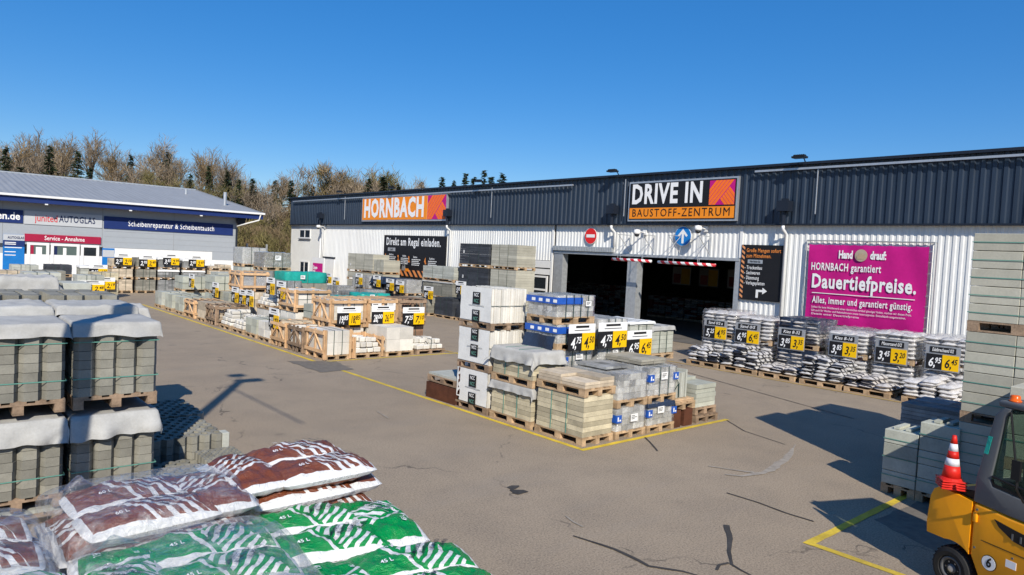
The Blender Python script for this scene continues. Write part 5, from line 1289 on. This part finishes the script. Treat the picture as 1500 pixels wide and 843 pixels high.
# ------------------------------------------------------------------ grey paver stacks at the left
G_P = 'paver stacks at the left'
def pv(x0, y0, z0, w_, d_, h, lab, nl=8, cover=.16, **kw):
    return load(x0, y0, z0, w_, d_, h, 'pavers', 'conc', lab, cat='paver stack', name='paver_stack', group=G_P, straps=0, hstrap=kw.pop('hs', 2), strapm='strap_g', cover=cover, old=True, nl=nl, pad=.0, **kw)
cols = [(1.455, .85, 'right'), (.53, .85, 'middle'), (-.40, .85, 'left')]
for (x, w_, nm) in cols:
    load(x, 8.95, 0, w_, .9, .045, 'slabs', 'conc_lt', 'ground-level pallet under the '+nm+' front paver stack', t=.045, nx=2, ny=2, group=G_P, old=True, straps=0)
    pv(x, 8.92, .20, w_, .9, .82, 'lower tier of the '+nm+' front paver stack', cover=.09, coverf=.26)
    pv(x, 8.92, 1.245, w_, .9, .82, 'upper tier of the '+nm+' front paver stack under grey fleece', cover=.10, coverf=.15, camp=.018)
    for (y, zt_, cv, nm2) in ((10.0, 2.30, .12, 'second'), (11.1, 2.36, None, 'third'), (12.3, 2.30, None, 'fourth')):
        z = 0; 
        z = pv(x+(.05 if y > 11 else 0), y, z, w_, .92, .93, 'lower tier, '+nm2+' row, '+nm+' paver stack', cover=None, nl=9)
        pv(x+(.05 if y > 11 else 0), y, z, w_, .92, zt_-z-PH, 'upper tier, '+nm2+' row, '+nm+' paver stack', cover=cv, nl=9, camp=.045)
for (x, y, h, nm, cv) in ((1.35, 18.0, 2.2, 'right', .38), (.05, 18.0, 2.2, 'left', .38), (1.2, 16.0, 1.75, 'near', None), (-.1, 16.0, 1.75, 'far near', None)):
    load(x, y, 0, 1.25, 1.2, h-PH, 'blocks', 'aac', ('fleece-hooded block stack, %s one behind the pavers' % nm) if cv else ('bare block stack, %s, in front of the hooded ones' % ('right' if nm == 'near' else 'left')), cat='block stack', name='block_stack', t=.2, nx=4, ny=4, straps=0, group=G_P, cover=cv, camp=.10)
load(2.7, 18.2, 0, .6, 1.0, 1.95, 'blocks', 'conc_lt', 'narrow pale block stack right of the fleece-hooded one', cat='block stack', name='block_stack', t=.3, nx=1, ny=2, straps=0, group=G_P)
load(.55, 22, 0, 1.2, 1.2, 2.75, 'slabs', 'taupe', 'tall taupe slab stack at the left edge behind the hooded stacks', t=.12, group=G_P)
z = pv(2.32, 13.0, 0, .85, .92, .85, 'lower paver stack set back right of the fourth row', cover=None)
pv(2.32, 13.0, z, .85, .92, .85, 'fleece-topped paver stack set back right of the fourth row', cover=.16, camp=.12)
# lawn grid stones in the shadow of the pavers
def grid(x0, y0, wx, wy, h, nl, lab, z0=0, **kw): return load(x0, y0, z0, wx, wy, h, 'grid', kw.pop('mat', 'conc'), lab, cat='grid stones', name='grid_stone_stack', group='lawn grid stone stacks', straps=0, nl=nl, old=True, pallet=kw.pop('pallet', True), pad=0, **kw)
grid(2.45, 9.75, .95, 1.2, .42, 4, 'shaded lawn grid stone stack right beside the front pavers', cut=0)
grid(2.55, 11.05, 1.0, 1.2, .42, 4, 'shaded lawn grid stone stack farther back')
grid(2.35, 8.55, 1.0, 1.0, .20, 2, 'low sunlit lawn grid stone layer behind the sacks', cut=3)
grid(2.9, 8.85, .5, .6, .11, 1, 'small raised lawn grid layer in the sun', z0=PH+.205, pallet=False)
load(3.34, 9.72, .15, .14, .22, .42, 'blocks', 'conc_lt', 'single upright sunlit block at the grid stone corner', cat='block', name='block', t=.42, nx=1, ny=1, straps=0, pallet=False)

# ------------------------------------------------------------------ compost sacks in the foreground
CS = {}
def csack(kind, k):
    key = (kind, k)
    if key not in CS: CS[key] = pillow(.85, .48, .20, 10+k, nu=44, nv=28, wr=.12, p=3.0, flat=.56).mesh('compost_sack', MT[kind], True)
    return CS[key]
def top_z(k, x, y):      # height of the sack surface
    u, v = x/.42, y/.235; return .10*(max(0, 1-abs(u)**3.0))**.56*(max(0, 1-abs(v)**3.0))**.56
def decal(s, o, x, y, size, rot, mat, seed=0):
    me = text_mesh(s, size, .012, .85, 0); vs = []; c, n_ = cos(rot), sin(rot)
    m2 = bpy.data.meshes.new('print')
    for v in me.vertices:
        a, b_ = v.co.x*c-v.co.z*n_+x, v.co.x*n_+v.co.z*c+y; vs.append((a, b_, top_z(0, a, b_)*1.10+.018))
    m2.from_pydata(vs, [], [tuple(p.vertices) for p in me.polygons]); m2.materials.append(mat)
    return place('print', m2, o)
def compost_pallet(cx, cy, zt, kind, rz, lab, wrapped_, nlay=3, seed=0, seal=True):
    """visible upper layers as single sacks over a strapped core"""
    colr = 'brown' if kind == 'compost_br' else 'green'
    for k in range(nlay):
        z = zt-.085-k*.145
        lay = [(-.245, 0, pi/2), (.22, .235, 0), (.22, -.235, 0)] if (k+seed) % 2 == 0 else [(.40, 0, pi/2), (-.07, .235, 0), (-.07, -.235, 0)]
        for j, (x, y, a) in enumerate(lay):
            if (k+seed) % 2 == 0 and j == 0: x = -.40+.0
            if (k+seed) % 2 == 0 and j > 0: x = .07+.06
            c, n_ = cos(rz), sin(rz); X, Y = cx+x*c-y*n_, cy+x*n_+y*c
            o = place('compost_sack', csack(kind, R.randrange(5)), None, (X+R.uniform(-.012, .012), Y+R.uniform(-.012, .012), z+R.uniform(-.006, .008)), rz+a+R.uniform(-.04, .04)+(pi if kind == 'compost_gr' and R.random() < .3 else 0))
            o.rotation_euler[0] = R.uniform(-.03, .03)
            tag(o, '%s %s sack, %s layer, %s' % (('crosswise', 'rear lengthwise', 'front lengthwise')[j], colr, ('top', 'second', 'third', 'fourth')[k], lab), 'sack', 'compost sacks on the '+lab)
            if k == 0:
                decal('60 L' if kind == 'compost_br' else '45 L', o, -.2, -.10, .055, 0, MT['txt_w']); decal('70', o, -.14, .1, .045, .2, MT['txt_w'])
                for q in range(4):
                    decal('BLUMENERDE', o, .02+.085*q, -.04+.035*q, .042, -.95 if kind == 'compost_br' else .95, MT['txt_k'])
            elif k < 3 and j == 2:
                pass
    # core underneath
    zc = zt-.085-nlay*.145+.07
    t = thing('compost_pallet', 'pallet and packed lower sacks of the '+lab, 'sack pallet', (cx, cy, 0), rz, 'compost sack pallets in the foreground')
    place('pallet', pallet_mesh(1.2, .9, False), t)
    b = MB(); nl = max(1, int((zc-PH)/.145)); 
    for k in range(nl):
        for (x0, x1, y0, y1) in ((-.58, -.22, -.44, .44), (-.2, .58, -.44, -.01), (-.2, .58, .01, .44)): b.box(x0, x1, y0, y1, PH+k*(zc-PH)/nl, PH+(k+1)*(zc-PH)/nl-.01, ch=.05)
    b.build('lower_sacks', MT[kind], t)
    if wrapped_:
        b = MB(); nx, ny = 64, 50; X, Y = .60, .49; vs = []
        for j in range(ny+1):
            for i in range(nx+1):
                u = -1.16+2.32*i/nx; v = -1.2+2.4*j/ny
                ox, oy = max(0, abs(u)-1), max(0, abs(v)-1)
                x = max(-1, min(1, u))*X; y = max(-1, min(1, v))*Y
                k = (max(0, 1-abs(x/X)**5))**.5*(max(0, 1-abs(y/Y)**5))**.5
                q = Vector((x*4+seed*3, y*4, seed)); n_ = mnoise.noise(q); n2 = mnoise.noise(Vector((x*5+seed, y*22, 1))); n3 = mnoise.noise(Vector((x*17, y*13, seed+4)))
                z = -.10+.11*k+.012*n_+.008*abs(n2)*2+.006*n3-(ox*X+oy*Y)*1.6
                # gathered corner of the film sticking up
                if wrapped_ > 1:
                    for (px_, py_, hh) in ((.45, -.12, .15), (-.42, .12, .12)):
                        d = hypot((x-px_)*.7, y-py_); z += hh*max(0, 1-d/.15)**1.6*(1+.5*n2)
                vs.append((x*(1+.03*n_)+(.02*n3 if ox else 0), y*(1+.03*n2), z+.03))
        b.add(vs, [(j*(nx+1)+i, j*(nx+1)+i+1, (j+1)*(nx+1)+i+1, (j+1)*(nx+1)+i) for j in range(ny) for i in range(nx)])
        o = b.build('film_hood', MT['film_t'], None, smooth=True, loc=(cx, cy, zt+.02), rotz=rz); o.name = 'film_hood'
        tag(o, 'clear wrinkled film hood stretched over the '+lab, 'film')
CP = [(.10, 5.17, 1.34, 'compost_br', .02, 'brown sack pallet cut by the left edge', 2, 3, 0), (1.36, 5.36, 1.38, 'compost_br', .05, 'film-covered brown sack pallet in the middle', 2, 3, 1), (2.50, 5.56, 1.42, 'compost_br', .05, 'uncovered brown sack pallet', 0, 4, 0),
      (.10, 4.30, 1.30, 'compost_gr', -.04, 'green sack pallet at the bottom left', 2, 3, 1), (1.36, 4.38, 1.28, 'compost_gr', -.06, 'film-covered green sack pallet', 2, 3, 0), (2.36, 4.60, 1.20, 'compost_gr', -.15, 'uncovered green sack pallet', 0, 3, 1),
      (1.28, 3.46, 1.28, 'compost_gr', -.12, 'film-covered green sack pallet at the bottom edge', 2, 3, 1), (2.42, 3.66, 1.18, 'compost_gr', -.2, 'uncovered green sack pallet at the bottom edge', 0, 3, 0)]
for i, (x, y, z, kd, rz, lab, wr_, nl, sd) in enumerate(CP): compost_pallet(x, y, z, kd, rz, lab, wr_, nl, sd)

# ------------------------------------------------------------------ forklift truck
fk = thing('forklift', 'orange-yellow forklift truck with dark grey cab cut off by the right edge', 'forklift', (8.14, 2.29, 0), radians(-113.2))
def bev(o, w_=.02, n=3):
    m = o.modifiers.new('bevel', 'BEVEL'); m.width = w_; m.segments = n; m.limit_method = 'ANGLE'; m.angle_limit = radians(28)
    for p in o.data.polygons: p.use_smooth = True
    return o
def arch(cx, cz, r, a0, a1, n=12): return [(cx+r*cos(radians(a0+(a1-a0)*i/n)), cz+r*sin(radians(a0+(a1-a0)*i/n))) for i in range(n+1)]
b = MB(); poly = [(-.30, .50), (-.31, .62), (-.285, .90), (-.25, .98), (-.19, 1.02), (.18, .99), (.18, .46)]+arch(0, .22, .30, 52, 108, 8)
b.panel(poly[::-1], 0, 1.12); bev(b.build('counterweight', MT['flyel'], fk), .07, 5)
b = MB(); b.panel([(-.10, 1.0), (-.10, 1.035), (.21, 1.10), (.21, .99)], .06, 1.06); b.build('engine_deck', MT['flblack'], fk)
b = MB(); poly = [(.19, .46), (.19, .99), (.36, .985), (.55, .97), (.8, .965), (1.2, .95), (1.9, .93), (1.9, .25), (.30, .25)]
b.panel([poly[0]]+[poly[i] for i in (8, 7, 6, 5, 4, 3, 2, 1)], 0, 1.12); bev(b.build('body_side', MT['flyel'], fk), .035, 4)
b = MB(); b.panel([(.42, .90), (.47, .84), (.62, .76), (1.1, .70), (1.1, .82), (.62, .87)], -.006, .02); b.build('air_vent', MT['flblack'], fk)
b = MB()
for k in range(7): b.box(.60+.08*k, .615+.08*k, -.012, -.007, .77, .83)
b.build('vent_slat', MT['flgrey'], fk)
b = MB(); b.lathe([(.075, .0), (.075, -.006)], 28, (.40, 0, .46), 'y'); o = b.build('number_disc', MT['txt_k'], fk)
b = MB(); b.lathe([(.069, -.0065), (.069, -.009)], 28, (.40, 0, .46), 'y'); b.build('disc_face', MT['wht'], o); text('6', o, .40, .462, -.012, .13, MT['txt_k'], .03, .85, .15)
b = MB(); b.box(.205, .25, -.018, .02, .80, .90); bev(b.build('handle', MT['flyel'], fk), .01, 2)
# wheel
wh = place('wheel', None, fk, (0, .02, .225)); 
b = MB(); b.lathe([(.12, .0), (.135, -.03), (.175, -.035), (.205, -.02), (.222, .02), (.224, .10), (.215, .15), (.12, .16)], 36, (0, 0, 0), 'y')
for k in range(28):
    a = 2*pi*k/28; b.tube([(.222*cos(a), 0, .222*sin(a)), (.226*cos(a+.06), .13, .226*sin(a+.06))], .008, 4)
b.build('tyre', MT['rubber'], wh, smooth=False)
b = MB(); b.lathe([(.02, -.012), (.045, -.012), (.05, .02), (.085, .02), (.095, -.01), (.118, -.022), (.124, -.01), (.122, .05)], 30, (0, 0, 0), 'y'); b.build('rim', MT['rim'], wh, smooth=True)
b = MB()
for k in range(6): a = 2*pi*k/6; b.lathe([(.009, -.0), (.009, .025)], 8, (.068*cos(a), 0, .068*sin(a)), 'y')
b.lathe([(.001, -.02), (.03, -.016), (.03, .01)], 12, (0, 0, 0), 'y'); b.build('wheel_nut', MT['alu'], wh)
w2 = place('wheel', None, fk, (0, .95, .225)); b = MB(); b.lathe([(.12, 0), (.222, .02), (.222, .14), (.12, .15)], 24, (0, 0, 0), 'y'); b.build('tyre', MT['rubber'], w2)
w3 = place('wheel', None, fk, (1.35, .0, .30)); b = MB(); b.lathe([(.1, -.01), (.28, .01), (.30, .06), (.30, .2), (.1, .22)], 30, (0, 0, 0), 'y'); b.build('tyre', MT['rubber'], w3)
w4 = place('wheel', None, fk, (1.35, .9, .30)); w3c = MB(); w3c.lathe([(.1, 0), (.30, .02), (.30, .2), (.1, .22)], 24, (0, 0, 0), 'y'); w3c.build('tyre', MT['rubber'], w4)
b = MB(); b.box(-.2, 1.8, .2, .92, .16, .30); b.build('chassis', MT['flblack'], fk)
b = MB(); b.box(-.36, -.30, .18, .30, .50, .56); b.tube([(-.25, .24, .45), (-.4, .24, .50)], .03, 8); b.build('tow_hitch', MT['galv'], fk)
# cab
b = MB(); b.panel([(.185, .995), (.20, 1.25), (.335, 1.90), (.42, 1.99), (.50, 1.99), (.445, 1.90), (.345, 1.25), (.37, 1.20), (1.5, 1.10), (1.5, .955), (.55, .975)], 0, .06); bev(b.build('cab_frame', MT['flgrey'], fk), .015, 3)
b = MB(); b.panel([(.185, .995), (.20, 1.25), (.335, 1.90), (.42, 1.99), (.50, 1.99), (.445, 1.90), (.345, 1.25), (.37, 1.20), (1.5, 1.10), (1.5, .955), (.55, .975)], 1.04, 1.10); bev(b.build('cab_frame', MT['flgrey'], fk), .015, 3)
b = MB(); b.box(.36, 1.6, .0, 1.10, 1.99, 2.05); b.box(.44, .50, .06, 1.04, 1.93, 1.985); b.box(.20, .34, .06, 1.04, .99, 1.22); b.box(1.5, 1.58, 0, 1.1, .95, 1.985); bev(b.build('cab_roof', MT['flgrey'], fk), .02, 3)
b = MB(); b.panel([(.35, 1.26), (.375, 1.215), (1.49, 1.115), (1.49, 1.98), (.51, 1.98), (.455, 1.90)], .012, .02); b.build('side_glass', MT['cabglass'], fk)
b = MB(); b.panel([(.35, 1.26), (.375, 1.215), (1.49, 1.115), (1.49, 1.98), (.51, 1.98), (.455, 1.90)], 1.08, 1.088); b.build('side_glass', MT['cabglass'], fk)
b = MB(); b.add([(.25, .08, 1.24), (.25, 1.02, 1.24), (.46, 1.02, 1.93), (.46, .08, 1.93)], [(0, 1, 2, 3)]); b.build('rear_glass', MT['cabglass'], fk)
b = MB(); b.tube([(.49, .005, 1.96), (.62, .005, 1.21)], .010, 6); b.panel([(.345, 1.262), (.37, 1.208), (1.49, 1.108), (1.49, 1.13), (.38, 1.235), (.36, 1.268)], .004, .014); b.tube([(.36, .004, 1.30), (1.49, .004, 1.19)], .012, 6); b.build('window_seal', MT['flblack'], fk)
b = MB(); b.box(.55, .95, .35, .8, .95, 1.08); b.panel([(.50, 1.05), (.60, 1.05), (.52, 1.62), (.44, 1.60)], .36, .80); bev(b.build('seat', MT['flblack'], fk), .04, 3)
b = MB()
for k in range(6): b.tube([(.52+.05*k, .2, 1.2), (.52+.05*k, .2, 1.45)], .01, 5)
b.tube([(.5, .2, 1.45), (.8, .2, 1.45)], .012, 5); b.box(.9, 1.15, .3, .8, .95, 1.35); b.tube([(.78, .55, 1.15), (.9, .55, 1.38)], .02, 8); b.build('controls', MT['rim'], fk)
b = MB(); b.panel([(.262, 1.5), (.302, 1.5), (.335, 1.68), (.295, 1.68)], -.006, -.001); b.build('sticker', MT['teal'], fk)
b = MB(); b.lathe([(.055, 0), (.055, .012), (.045, .015), (.043, .05), (.036, .06), (.01, .062)], 20, (.45, .1, 2.05)); b.build('beacon', MT['beacon'], fk, smooth=True)
for (x, z) in ((.24, .93), (.24, .55), (.62, .60), (.95, .60), (.55, .33)):
    b = MB(); b.lathe([(.011, 0), (.011, -.006)], 8, (x, 0, z), 'y'); b.build('bolt', MT['flgrey'], fk)
b = MB(); b.box(.30, 1.8, -.004, .002, .645, .651); b.box(.88, .885, -.004, .002, .28, .64); b.build('panel_gap', MT['flblack'], fk)
b = MB(); b.box(.56, .66, -.004, .001, .50, .57); b.build('warning_label', MT['wht'], fk)
b = MB(); b.tube([(.70, -.03, 1.16), (.70, -.14, 1.30), (.70, -.14, 1.42)], .009, 6); b.box(.66, .74, -.17, -.145, 1.38, 1.56); b.build('mirror', MT['flblack'], fk)
# stacked traffic cones on the counterweight
def cone(z, lab, full):
    t = thing('traffic_cone', lab, 'traffic cone', (7.995+.16*.919+.06*.394, 2.36-.16*.394+.06*.919, z), radians(-100)+z*.7, 'stacked traffic cones'); t.scale = (.9, .9, .93)
    b = MB(); b.box(-.125, .125, -.125, .125, 0, .018, ch=.005); b.lathe([(.125, .016), (.108, .035), (.10, .04)], 24); b.build('base', MT['cone_r'], t, smooth=False)
    prof = lambda z: .098-(.098-.022)*(z-.04)/.46
    for (a, c, m_) in ((.04, .17, 'cone_r'), (.17, .25, 'cone_w'), (.25, .33, 'cone_r'), (.33, .41, 'cone_w'), (.41, .50, 'cone_r')):
        b = MB(); b.lathe([(prof(a), a), (prof(c), c)]+([(.012, .503)] if c == .5 else []), 24); b.build('reflective_band' if m_ == 'cone_w' else 'body', MT[m_], t, smooth=True)
        if not full: break
for k, l_ in enumerate(('lowest nested traffic cone on the forklift', 'second lowest nested traffic cone on the forklift', 'third nested traffic cone on the forklift')): cone(1.05+k*.024, l_, False)
cone(1.125, 'topmost red and white traffic cone on the forklift', True)
t = thing('traffic_cone', 'small red and white traffic cone standing at the right bay entrance', 'traffic cone', (23.2, 15.1, 0)); b = MB(); b.box(-.18, .18, -.18, .18, 0, .03); b.lathe([(.12, .03), (.02, .6)], 16); b.build('body', MT['cone_r'], t); b = MB(); b.lathe([(.088, .22), (.066, .34)], 16); b.lathe([(.057, .42), (.042, .5)], 16); b.build('reflective_band', MT['cone_w'], t)

# ------------------------------------------------------------------ yard light whose shadow falls on the asphalt
t = thing('yard_light', 'tall steel yard light pole with two lamp heads and a side rod', 'street lamp', (-.75, 5.25, 0))
b = MB(); b.tube([(0, 0, 0), (0, 0, 8.9)], [.13, .10], 10); b.build('pole', MT['galv'], t, smooth=True)
b = MB(); b.tube([(0, .3, 8.35), (0, -3.6, 8.35)], .02, 6); b.build('side_rod', MT['galv'], t)
b = MB(); b.box(-.1, .5, -.16, .16, 8.9, 8.98); b.build('lamp_head', MT['flgrey'], t); b = MB(); b.box(-.1, .25, .4, .72, 9.05, 9.11); b.tube([(0, 0, 8.9), (.1, .5, 9.08)], .02, 5); b.build('lamp_head', MT['flgrey'], t)
# fence and racks between the buildings
t = thing('mesh_fence', 'tall wire fence between the workshop and the hall', 'fence', (18.7, 60, 0)); b = MB()
for k in range(8): b.tube([(k*1.6, 0, 0), (k*1.6, 0, 2.4)], .04, 6)
b.build('post', MT['galv'], t); b = MB()
for k in range(60): b.tube([(k*.19, 0, .1), (k*.19, 0, 2.3)], .006, 3)
for k in range(10): b.tube([(0, 0, .15+k*.23), (11.2, 0, .15+k*.23)], .006, 3)
b.build('wire_mesh', MT['galv'], t)
t = thing('pipe_rack', 'grey steel rack of pipes and beams beyond the far stacks', 'rack', (19.5, 57, 0)); b = MB()
for x in (0, 1.6, 3.2): b.box(x, x+.12, 0, .12, 0, 3.1); b.box(x, x+.1, -.9, 0, 1.2, 1.3); b.box(x, x+.1, -.9, 0, 2.1, 2.2)
b.build('upright', MT['galv'], t)
b = MB()
for z in (1.33, 2.23):
    for k in range(6): b.tube([(-.5, -.8+k*.13, z+.05), (4.1, -.8+k*.13, z+.05)], .05, 6)
b.build('pipes', MT['alu'], t)
t = thing('lamp_mast', 'slim white mast behind the far corner of the workshop', 'mast', (18.9, 56, 0)); b = MB(); b.tube([(0, 0, 0), (0, 0, 3.6)], .05, 6); b.tube([(0, 0, 3.5), (.7, 0, 3.0)], .03, 5); b.build('pole', MT['frame_w'], t)

# ------------------------------------------------------------------ wooded slope and trees
def hz(x, y):
    d = max(0, (y-70)+.12*(x-20)) if True else 0
    s = min(1, d/55); return 9.5*s*s*(3-2*s)*(1-.35*min(1, max(0, (x-30)/80)))+.7*mnoise.noise(Vector((x*.03, y*.03, 0)))*min(1, d/15)
b = MB(); nx, ny = 70, 36; vs = []
for j in range(ny+1):
    for i in range(nx+1):
        x = -60+340*i/nx; y = 66+150*j/ny; vs.append((x, y, hz(x, y)+(.0 if j else -.3)))
b.add(vs, [(j*(nx+1)+i, j*(nx+1)+i+1, (j+1)*(nx+1)+i+1, (j+1)*(nx+1)+i) for j in range(ny) for i in range(nx)]); struct(b.build('hill', MT['hill'], smooth=True))
def bare_tree(seed, ht, spread, dens=1.0, crownlow=.3):
    rr = random.Random(seed); tr = MB(); cr = MB()
    def seg(b, p, q, r0, r1, n): b.tube([p, q], [r0, r1], n, cap=False, tone=rr.uniform(-1, 1))
    def grow(p, d, l, r, lev):
        steps = 3 if lev < 2 else 2; q = p
        for s in range(steps):
            d = (d+Vector((rr.uniform(-1, 1), rr.uniform(-1, 1), rr.uniform(-.2, .6)))*.13).normalized(); q2 = q+d*l/steps
            seg(tr if lev < 2 else cr, q, q2, r*(1-.25*s/steps), r*(1-.25*(s+1)/steps), 5 if lev < 2 else 3)
            if lev < 4 and (lev > 0 or s > 0):
                for c in range(2 if lev < 3 else 1):
                    a = rr.uniform(0, 2*pi); ax = d.orthogonal().normalized(); ax.rotate(Matrix.Rotation(a, 3, d)); dd = (d*cos(.65)+ax*sin(rr.uniform(.45, .95))*spread).normalized()
                    grow(q2, (dd+Vector((0, 0, .18))).normalized(), l*rr.uniform(.5, .72), r*.52, lev+1)
            q = q2
        if lev >= 3:
            for c in range(int(5*dens)):
                dd = (d+Vector((rr.uniform(-1, 1), rr.uniform(-1, 1), rr.uniform(-.5, 1)))*.8).normalized(); e = q+dd*rr.uniform(.3, .9)
                w_ = Vector((rr.uniform(-1, 1), rr.uniform(-1, 1), rr.uniform(-1, 1))).normalized()*.022
                cr.add([q-w_, q+w_, e+w_*.3, e-w_*.3], [(0, 1, 2, 3)], tone=rr.uniform(-1, 1))
        elif lev < 3: grow(q, d, l*.72, r*.66, lev+1)
    grow(Vector((0, 0, -.5)), Vector((0, 0, 1)), ht*.34, ht*.016+.04, 0)
    return tr, cr
def brush_tree(seed, ht, wd_, n=1500):     # dense shrubby crown of fine twigs
    rr = random.Random(seed); tr = MB(); cr = MB()
    for k in range(5): a = rr.uniform(0, 6.28); tr.tube([(0, 0, -.5), (cos(a)*wd_*.12, sin(a)*wd_*.12, ht*.4), (cos(a)*wd_*.3, sin(a)*wd_*.3, ht*.8)], [.12, .08, .03], 4)
    cl = [(Vector((rr.gauss(0, wd_*.24), rr.gauss(0, wd_*.24), ht*rr.uniform(.12, .92))), rr.uniform(.5, 1.2)) for _ in range(22)]
    for k in range(n):
        c, s = rr.choice(cl); tn = rr.uniform(-1, 1)
        sh = 1-.5*(c.z/ht)**3
        p = c+Vector((rr.gauss(0, .55), rr.gauss(0, .55), rr.gauss(0, .6)))*s*sh*wd_*.22
        d = Vector((rr.uniform(-1, 1), rr.uniform(-1, 1), rr.uniform(.3, 1.6))).normalized()*rr.uniform(.4, 1.2)
        w_ = Vector((rr.uniform(-1, 1), rr.uniform(-1, 1), rr.uniform(-1, 1))).normalized()*rr.uniform(.02, .05)
        if p.z < .1: p.z = .1+abs(p.z)
        cr.add([p-w_, p+w_, p+d+w_*.3, p+d-w_*.3], [(0, 1, 2, 3)], tone=tn)
    return tr, cr
def conifer(seed, ht, wd_):
    rr = random.Random(seed); tr = MB(); cr = MB(); tr.tube([(0, 0, -.5), (0, 0, ht)], [.2, .02], 6)
    nl = int(ht*2.4)
    for k in range(nl):
        z = ht*(.12+.88*k/nl); rad = wd_/2*(1-(k/nl))**.85*rr.uniform(.75, 1.12)+.15
        for a_ in range(12):
            if rr.random() < .12: continue
            a = rr.uniform(0, 6.28); L_ = rad*rr.uniform(.45, 1.1); zj = rr.uniform(-.35, .35)
            for s in range(max(2, int(L_/.22))):
                f = (s+.5)/max(2, int(L_/.22)); p = Vector((cos(a)*L_*f, sin(a)*L_*f, z+zj-.35*L_*f+.15*L_*f*f))
                for q in range(4):
                    d = Vector((cos(a+rr.uniform(-1.2, 1.2)), sin(a+rr.uniform(-1.2, 1.2)), rr.uniform(-.5, .25)))*rr.uniform(.2, .42); w_ = Vector((rr.uniform(-1, 1), rr.uniform(-1, 1), rr.uniform(-.4, .4))).normalized()*.13
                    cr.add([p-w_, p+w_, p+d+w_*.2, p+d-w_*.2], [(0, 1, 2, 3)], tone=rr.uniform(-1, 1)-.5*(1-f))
    return tr, cr
TM = {}
def tree_meshes(kind, k):
    key = (kind, k)
    if key not in TM:
        if kind == 'bare': tr, cr = bare_tree(100+k, 10.5, 1.0, .9)
        elif kind == 'bush': tr, cr = brush_tree(200+k, 6.5, 5.5, 2000)
        elif kind == 'scrub': tr, cr = brush_tree(300+k, 3.4, 4.5, 900)
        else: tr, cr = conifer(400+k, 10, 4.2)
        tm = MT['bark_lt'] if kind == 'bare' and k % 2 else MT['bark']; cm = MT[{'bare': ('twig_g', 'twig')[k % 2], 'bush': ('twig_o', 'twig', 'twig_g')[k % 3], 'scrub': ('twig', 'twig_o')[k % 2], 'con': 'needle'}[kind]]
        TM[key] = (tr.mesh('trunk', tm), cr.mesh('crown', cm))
    return TM[key]
TL = {'bare': ('bare_tree', 'leafless tall tree with fine grey-brown twigs on the slope', 'tree'), 'bush': ('brown_tree', 'bushy brown leafless tree on the wooded slope', 'tree'), 'scrub': ('shrub', 'low brown shrub on the slope', 'shrub'), 'con': ('conifer', 'dark green conifer among the bare trees', 'tree')}
def put(kind, k, px, dist, sc_, zoff=0, sx=1.):
    """px: bearing as it would be read across the view in degrees from the wall direction"""
    a = radians(px); x, y = dist*sin(a), dist*cos(a); nm, lb_, ct = TL[kind]
    wh_ = ', behind the workshop roof' if px < 22 else (', between the two buildings' if px < 27.5 else ', above the hall roof')
    t = thing(nm, lb_+wh_, ct, (x, y, hz(x, y)-.2+zoff), R.uniform(0, 6.28), {'bare': 'leafless trees on the wooded slope', 'bush': 'bushy brown trees on the wooded slope', 'scrub': 'shrubs on the slope', 'con': 'conifers on the wooded slope'}[kind]+wh_)
    sc_ *= .92 if px < 33 else 1
    t.scale = (sc_*sx, sc_*sx, sc_); tr, cr = tree_meshes(kind, k); place('trunk', tr, t); place('crown', cr, t)
# bearings: 5 deg = left picture edge, about 41 deg = picture centre
for (bdeg, d, s) in ((5.5, 108, .95), (8.2, 118, .98), (11.5, 112, .95), (13.2, 104, .95), (15.2, 108, .98), (17.0, 118, 1.0), (19.0, 114, 1.02), (20.3, 108, .85), (22.6, 118, .8), (25.0, 125, .72), (30.8, 126, .95), (31.8, 132, 1.0), (33.8, 120, .78), (28, 118, .9), (6.8, 130, 1.1), (9.9, 126, 1.12), (28.8, 122, 1.15), (30.0, 122, 1.25), (32.6, 124, 1.1), (26.8, 120, .9), (14.2, 122, 1.12), (18.0, 124, 1.1), (23.8, 120, .95)):
    put('bare', R.randrange(5), bdeg, d, s)
for i in range(64):
    a = 3.5+i*.56+R.uniform(-.3, .3); env = 1.0 if a < 22 else (.9 if a < 36 else .8)
    put('bush', R.randrange(6), a, R.uniform(92, 122), R.uniform(.5, 1.12)*env)
for i in range(46):
    a = 4+i*.62+R.uniform(-.3, .3); put('scrub', R.randrange(4), a, R.uniform(76, 96) if a < 34 else R.uniform(85, 100), R.uniform(.8, 1.4))
for i in range(14): put('scrub', R.randrange(4), 20.5+i*.55, R.uniform(72, 90), R.uniform(.9, 1.3))
for i in range(15): put('bush', R.randrange(6), 26.2+i*.47, R.uniform(112, 124), R.uniform(1.15, 1.55) if i < 11 else R.uniform(.9, 1.2))
for (bdeg, d, s) in ((29.3, 112, 1.0), (30.4, 112, 1.08), (31.6, 114, .95), (12.4, 108, .8), (23.4, 104, .85), (19.6, 100, .8), (5.2, 100, .85), (7.6, 104, .86), (9.2, 106, .80), (9.9, 100, .7), (14.8, 110, .88), (17.5, 108, .8), (18.8, 112, .72), (20.6, 106, .75), (22.2, 112, .7), (25.0, 116, .68), (26.4, 112, .62), (28.0, 118, .72), (31.0, 116, .92), (32.1, 118, .85), (32.9, 120, .8), (6.0, 96, .7), (16.3, 104, .7),
        (33.4, 140, .95), (35.0, 150, 1.2), (36.0, 150, 1.15), (36.9, 148, 1.3), (37.6, 152, 1.28), (38.4, 150, 1.42), (39.0, 150, 1.3), (39.9, 152, 1.42)):
    put('con', R.randrange(4), bdeg, d, s*1.0, sx=R.uniform(.85, 1.25))
